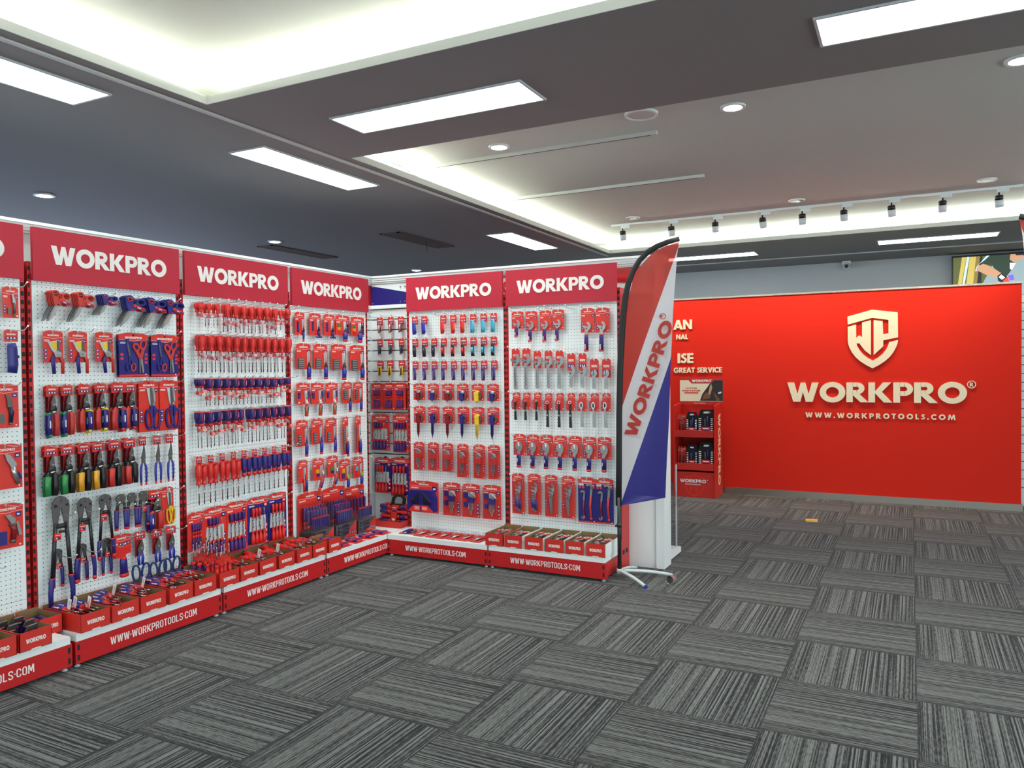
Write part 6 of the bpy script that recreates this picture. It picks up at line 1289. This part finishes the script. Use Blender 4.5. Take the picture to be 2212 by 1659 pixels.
# ------------------------------------------------------------------ red display stand
t = tag(empty('display_stand', (-2.30, 5.72, 0)), 'red floor display stand of tool sets before the red wall', 'display stand')
W2 = .245; D = .42
a = MB(); a.box(-W2, W2-.015, .02, D, 0, .30, 'box_red'); b_ = obj('base', a, t)
a = MB(); text(a, 'WORKPRO', -.02, .175, .040, .0185, .0198, 'print_white', width=.31, n=12); reg_mark(a, .15, .212, .006, .0185, .0198, 'print_white'); obj('lettering', a, b_, label='white lettering')
small_text('slogan', 'NOT JUST PROFESSIONAL', .016, 'print_white', b_, (-.02, .019, .148), (PI/2, 0, 0), .0006, 1.0)
a = MB(); a.strip([(-.11, .235), (-.01, .262), (.10, .235), (.10, .12), (.07, .06), (-.01, .012), (-.08, .06), (-.11, .12)], .022, .0188, .0199, 'pack_red', True); a.strip([(-.06, .20), (-.045, .08), (-.01, .17), (.02, .08), (.05, .20)], .018, .0188, .0199, 'pack_red'); obj('shield_print', a, b_, label='faint darker red shield')
for s in (-1, 1):
    a = MB(); x = s*(W2-.006); a.M = Matrix.Translation((x, 0, 0)) @ Matrix.Rotation(PI/2, 4, 'Z'); a.prism([(0, 0), (D, 0), (D, 1.12), (.10, 1.10), (0, 1.085)], -.006, .006, 'box_red'); o = obj('side_panel', a, t)
    if s > 0: a = MB(); a.M = Matrix.Translation((W2, 0, 0)) @ Matrix.Rotation(PI/2, 4, 'Z'); text(a, 'WORKPRO', .17, .56, .115, -.002, -.0002, 'cream', width=.86, rot=-PI/2, n=12); obj('lettering', a, o, label='cream lettering running down the side')
a = MB(); a.box(-W2, W2, D-.008, D, .3, 1.1, 'box_red'); obj('back_panel', a, t)
for z in (.345, .735):
    a = MB(); a.box(-W2+.012, W2-.012, .02, D-.008, z-.01, z, 'box_red'); a.box(-W2+.012, W2-.018, .0, .02, z-.02, z+.062, 'box_red'); obj('shelf', a, t)
a = MB(); a.M = Matrix.Translation((0, .30, 0)); a.box(-W2, W2+.03, 0, .012, 1.085, 1.425, 'box_red'); h_ = obj('header', a, t)
a = MB(); a.M = Matrix.Translation((0, .30, 0)); a.prism([(-W2, 1.13), (W2+.03, 1.13), (W2+.03, 1.385), (.17, 1.385), (.13, 1.345), (-.10, 1.345), (-.14, 1.385), (-W2, 1.385)], -.002, 0, 'cream')
a.prism([(.0, 1.135), (.03, 1.22), (.09, 1.30), (.12, 1.345), (.13, 1.345), (.17, 1.385), (W2+.03, 1.385), (W2+.03, 1.135)], -.0032, -.0018, 'rubber')
a.prism([(.10, 1.22), (.125, 1.21), (.15, 1.30), (.135, 1.345), (.12, 1.31)], -.0042, -.003, 'skin'); a.prism([(.16, 1.24), (.18, 1.225), (.25, 1.14), (.20, 1.138)], -.0042, -.003, 'skin_dark'); a.prism([(.03, 1.15), (.12, 1.165), (.13, 1.2), (.08, 1.24), (.04, 1.2)], -.004, -.003, 'skin_dark'); a.prism([(.22, 1.22), (.26, 1.23), (.255, 1.25), (.22, 1.24)], -.0042, -.003, 'print_white')
obj('header_picture', a, h_)
a = MB(); a.M = Matrix.Translation((0, .30, 0)); text(a, 'WORKPRO', .02, 1.362, .032, -.0042, -.003, 'print_white', width=.235, n=12); reg_mark(a, .143, 1.39, .005, -.0042, -.003, 'print_white'); obj('lettering', a, h_)
small_text('headline', 'SOCKET & RATCHET', .026, 'plastic_red', h_, (-.105, .297, 1.25), (PI/2, 0, 0), .0012, .92)
small_text('headline', 'AUTO REPAIR SERIES', .016, 'plastic_red', h_, (-.105, .297, 1.285), (PI/2, 0, 0), .0004, .95)
small_text('slogan', 'NOT JUST PROFESSIONAL', .012, 'print_white', h_, (0, .298, 1.102), (PI/2, 0, 0), .0004)
a = MB(); a.M = Matrix.Translation((0, .30, 0)); rect(a, -.105, 1.232, .17, .014, -.0032, -.0018, 'plastic_red'); obj('banner_bar', a, h_)
def k_socketset(w, h, blue):
    p = []; a = MB(); a.prism([(-w*.5, -h), (w*.5, -h), (w*.5, -.24*h), (.36*w, -.12*h), (-.36*w, -.12*h), (-w*.5, -.24*h)], -.05, 0, 'black'); P(p, 'case', a)
    a = MB(); a.strip([(-.40*w, -.16*h), (-.30*w, -.02*h), (.30*w, -.02*h), (.40*w, -.16*h)], .07*h, -.04, -.01, 'navy' if blue else 'black'); rect(a, 0, -.1*h, w*.30, h*.06, -.052, -.04, 'print_white'); P(p, 'carry_handle', a)
    for s in (-1, 1):
        for k in range(8): a = MB(); a.tube([(s*.30*w, -.058, -(.34+.075*k)*h), (s*.45*w, -.058, -(.34+.075*k)*h)], .026*h, 'chrome', 8); P(p, 'socket', a)
    a = MB(); a.ring(-.06*w, -.38*h, .06*w, .03*w, -.062, -.05, 'chrome', n=12); a.strip([(-.06*w, -.42*h), (-.05*w, -.62*h)], .06*w, -.062, -.05, 'steel'); P(p, 'ratchet', a)
    a = MB(); a.tube([(.10*w, -.058, -.24*h), (.10*w, -.058, -.66*h)], .03*w, 'bright_blue', 8); P(p, 'driver_handle', a)
    a = MB(); rect(a, 0, -.76*h, w*.52, h*.20, -.060, -.05, 'pack_red'); rect(a, 0, -.72*h, w*.36, h*.045, -.061, -.055, 'print_white'); rect(a, 0, -.80*h, w*.44, h*.06, -.061, -.055, 'pack_blue'); P(p, 'label', a)
    return p
def k_redpack(w, h):
    p = []; card(p, w, h, icons=None); a = MB(); a.tube([(0, -.012, -.42*h), (.02*w, -.012, -.9*h)], [.12*w, .2*w], 'black', 8); P(p, 'tool_handle', a)
    a = MB(); a.ring(-.05*w, -.44*h, .18*w, .08*w, -.018, -.006, 'chrome', n=12); P(p, 'tool_head', a); return p
KIND['socketset'] = k_socketset; KIND['redpack'] = k_redpack
for z, sh in ((.346, 'lower'), (.736, 'upper')):
    make('socket_set', 'socketset', (.19, .30, 0), (-2.168, 5.812, z+.301), (0, 0, 0), f'black socket set case with chrome sockets, right on {sh} stand shelf', 'socket set', 'socket sets on the red stand')
    make('socket_set', 'socketset', (.135, .27, 1), (-2.337, 5.812, z+.271), (0, 0, 0), f'smaller navy-handled socket set, middle of {sh} stand shelf', 'socket set', 'socket sets on the red stand')
    make('socket_set', 'socketset', (.19, .30, 0), (-2.168, 5.89, z+.301), (0, 0, 0), f'black socket set case behind the front one on {sh} stand shelf', 'socket set', 'socket sets on the red stand')
    for k in range(2): make('carded_ratchet', 'redpack', (.07, .25), (-2.444-.045*k, 5.79+.03*k, z+.251), (0, 0, 0), f'red carded ratchet, {("right", "left")[k]} of pair on {sh} stand shelf', 'ratchet', 'carded ratchets on the red stand')

# ------------------------------------------------------------------ small things
t = tag(empty('brochure_stand', (-1.83, 2.80, 0)), 'white and clear acrylic brochure stand behind the partition end', 'brochure stand')
a = MB(); a.box(-.14, .105, -.2, .16, .012, .055, 'white'); a.box(-.13, .095, -.18, .14, 0, .012, 'rubber'); obj('base', a, t)
for y in (-.14, .12): a = MB(); a.box(.07, .082, y, y+.010, .055, .74, 'light_grey'); obj('post', a, t)
for z in (.10, .42): a = MB(); a.M = Matrix.Translation((.088, 0, z)) @ Matrix.Rotation(-.10, 4, 'Y'); a.box(-.002, .002, -.15, .13, 0, .36, 'clear_plastic'); a.box(-.01, .03, -.15, .13, -.003, 0, 'clear_plastic'); obj('pocket', a, t)
a = MB(); a.tube([(0, 0, 0), (0, .05, -.006)], [.033, .026], 'chrome', 20, cap=False); a.tube([(0, 0, 0), (0, .048, -.006)], [.028, .020], 'steel', 20, cap=False); a.ring(0, 0, .033, .028, -.001, .001, 'chrome', n=20); a.tube([(0, .044, -.006), (0, .050, -.006)], .024, 'gunmetal', 16); tag(obj('chrome_socket', a, None, (-1.552, 2.0, .0335), -.25), 'small chrome socket lying on the carpet beside the flag foot', 'socket')
a = MB(); a.box(-.056, .056, -.028, .028, 0, .012, 'brass_yellow'); a.box(-.056, .056, -.026, -.006, .012, .018, 'brass_yellow'); a.box(-.056, .056, .006, .026, .012, .018, 'brass_yellow'); tag(obj('yellow_door_stop', a, None, (-.90, 4.80, .0), .12), 'small yellow ridged block lying on carpet before the red wall', 'block')
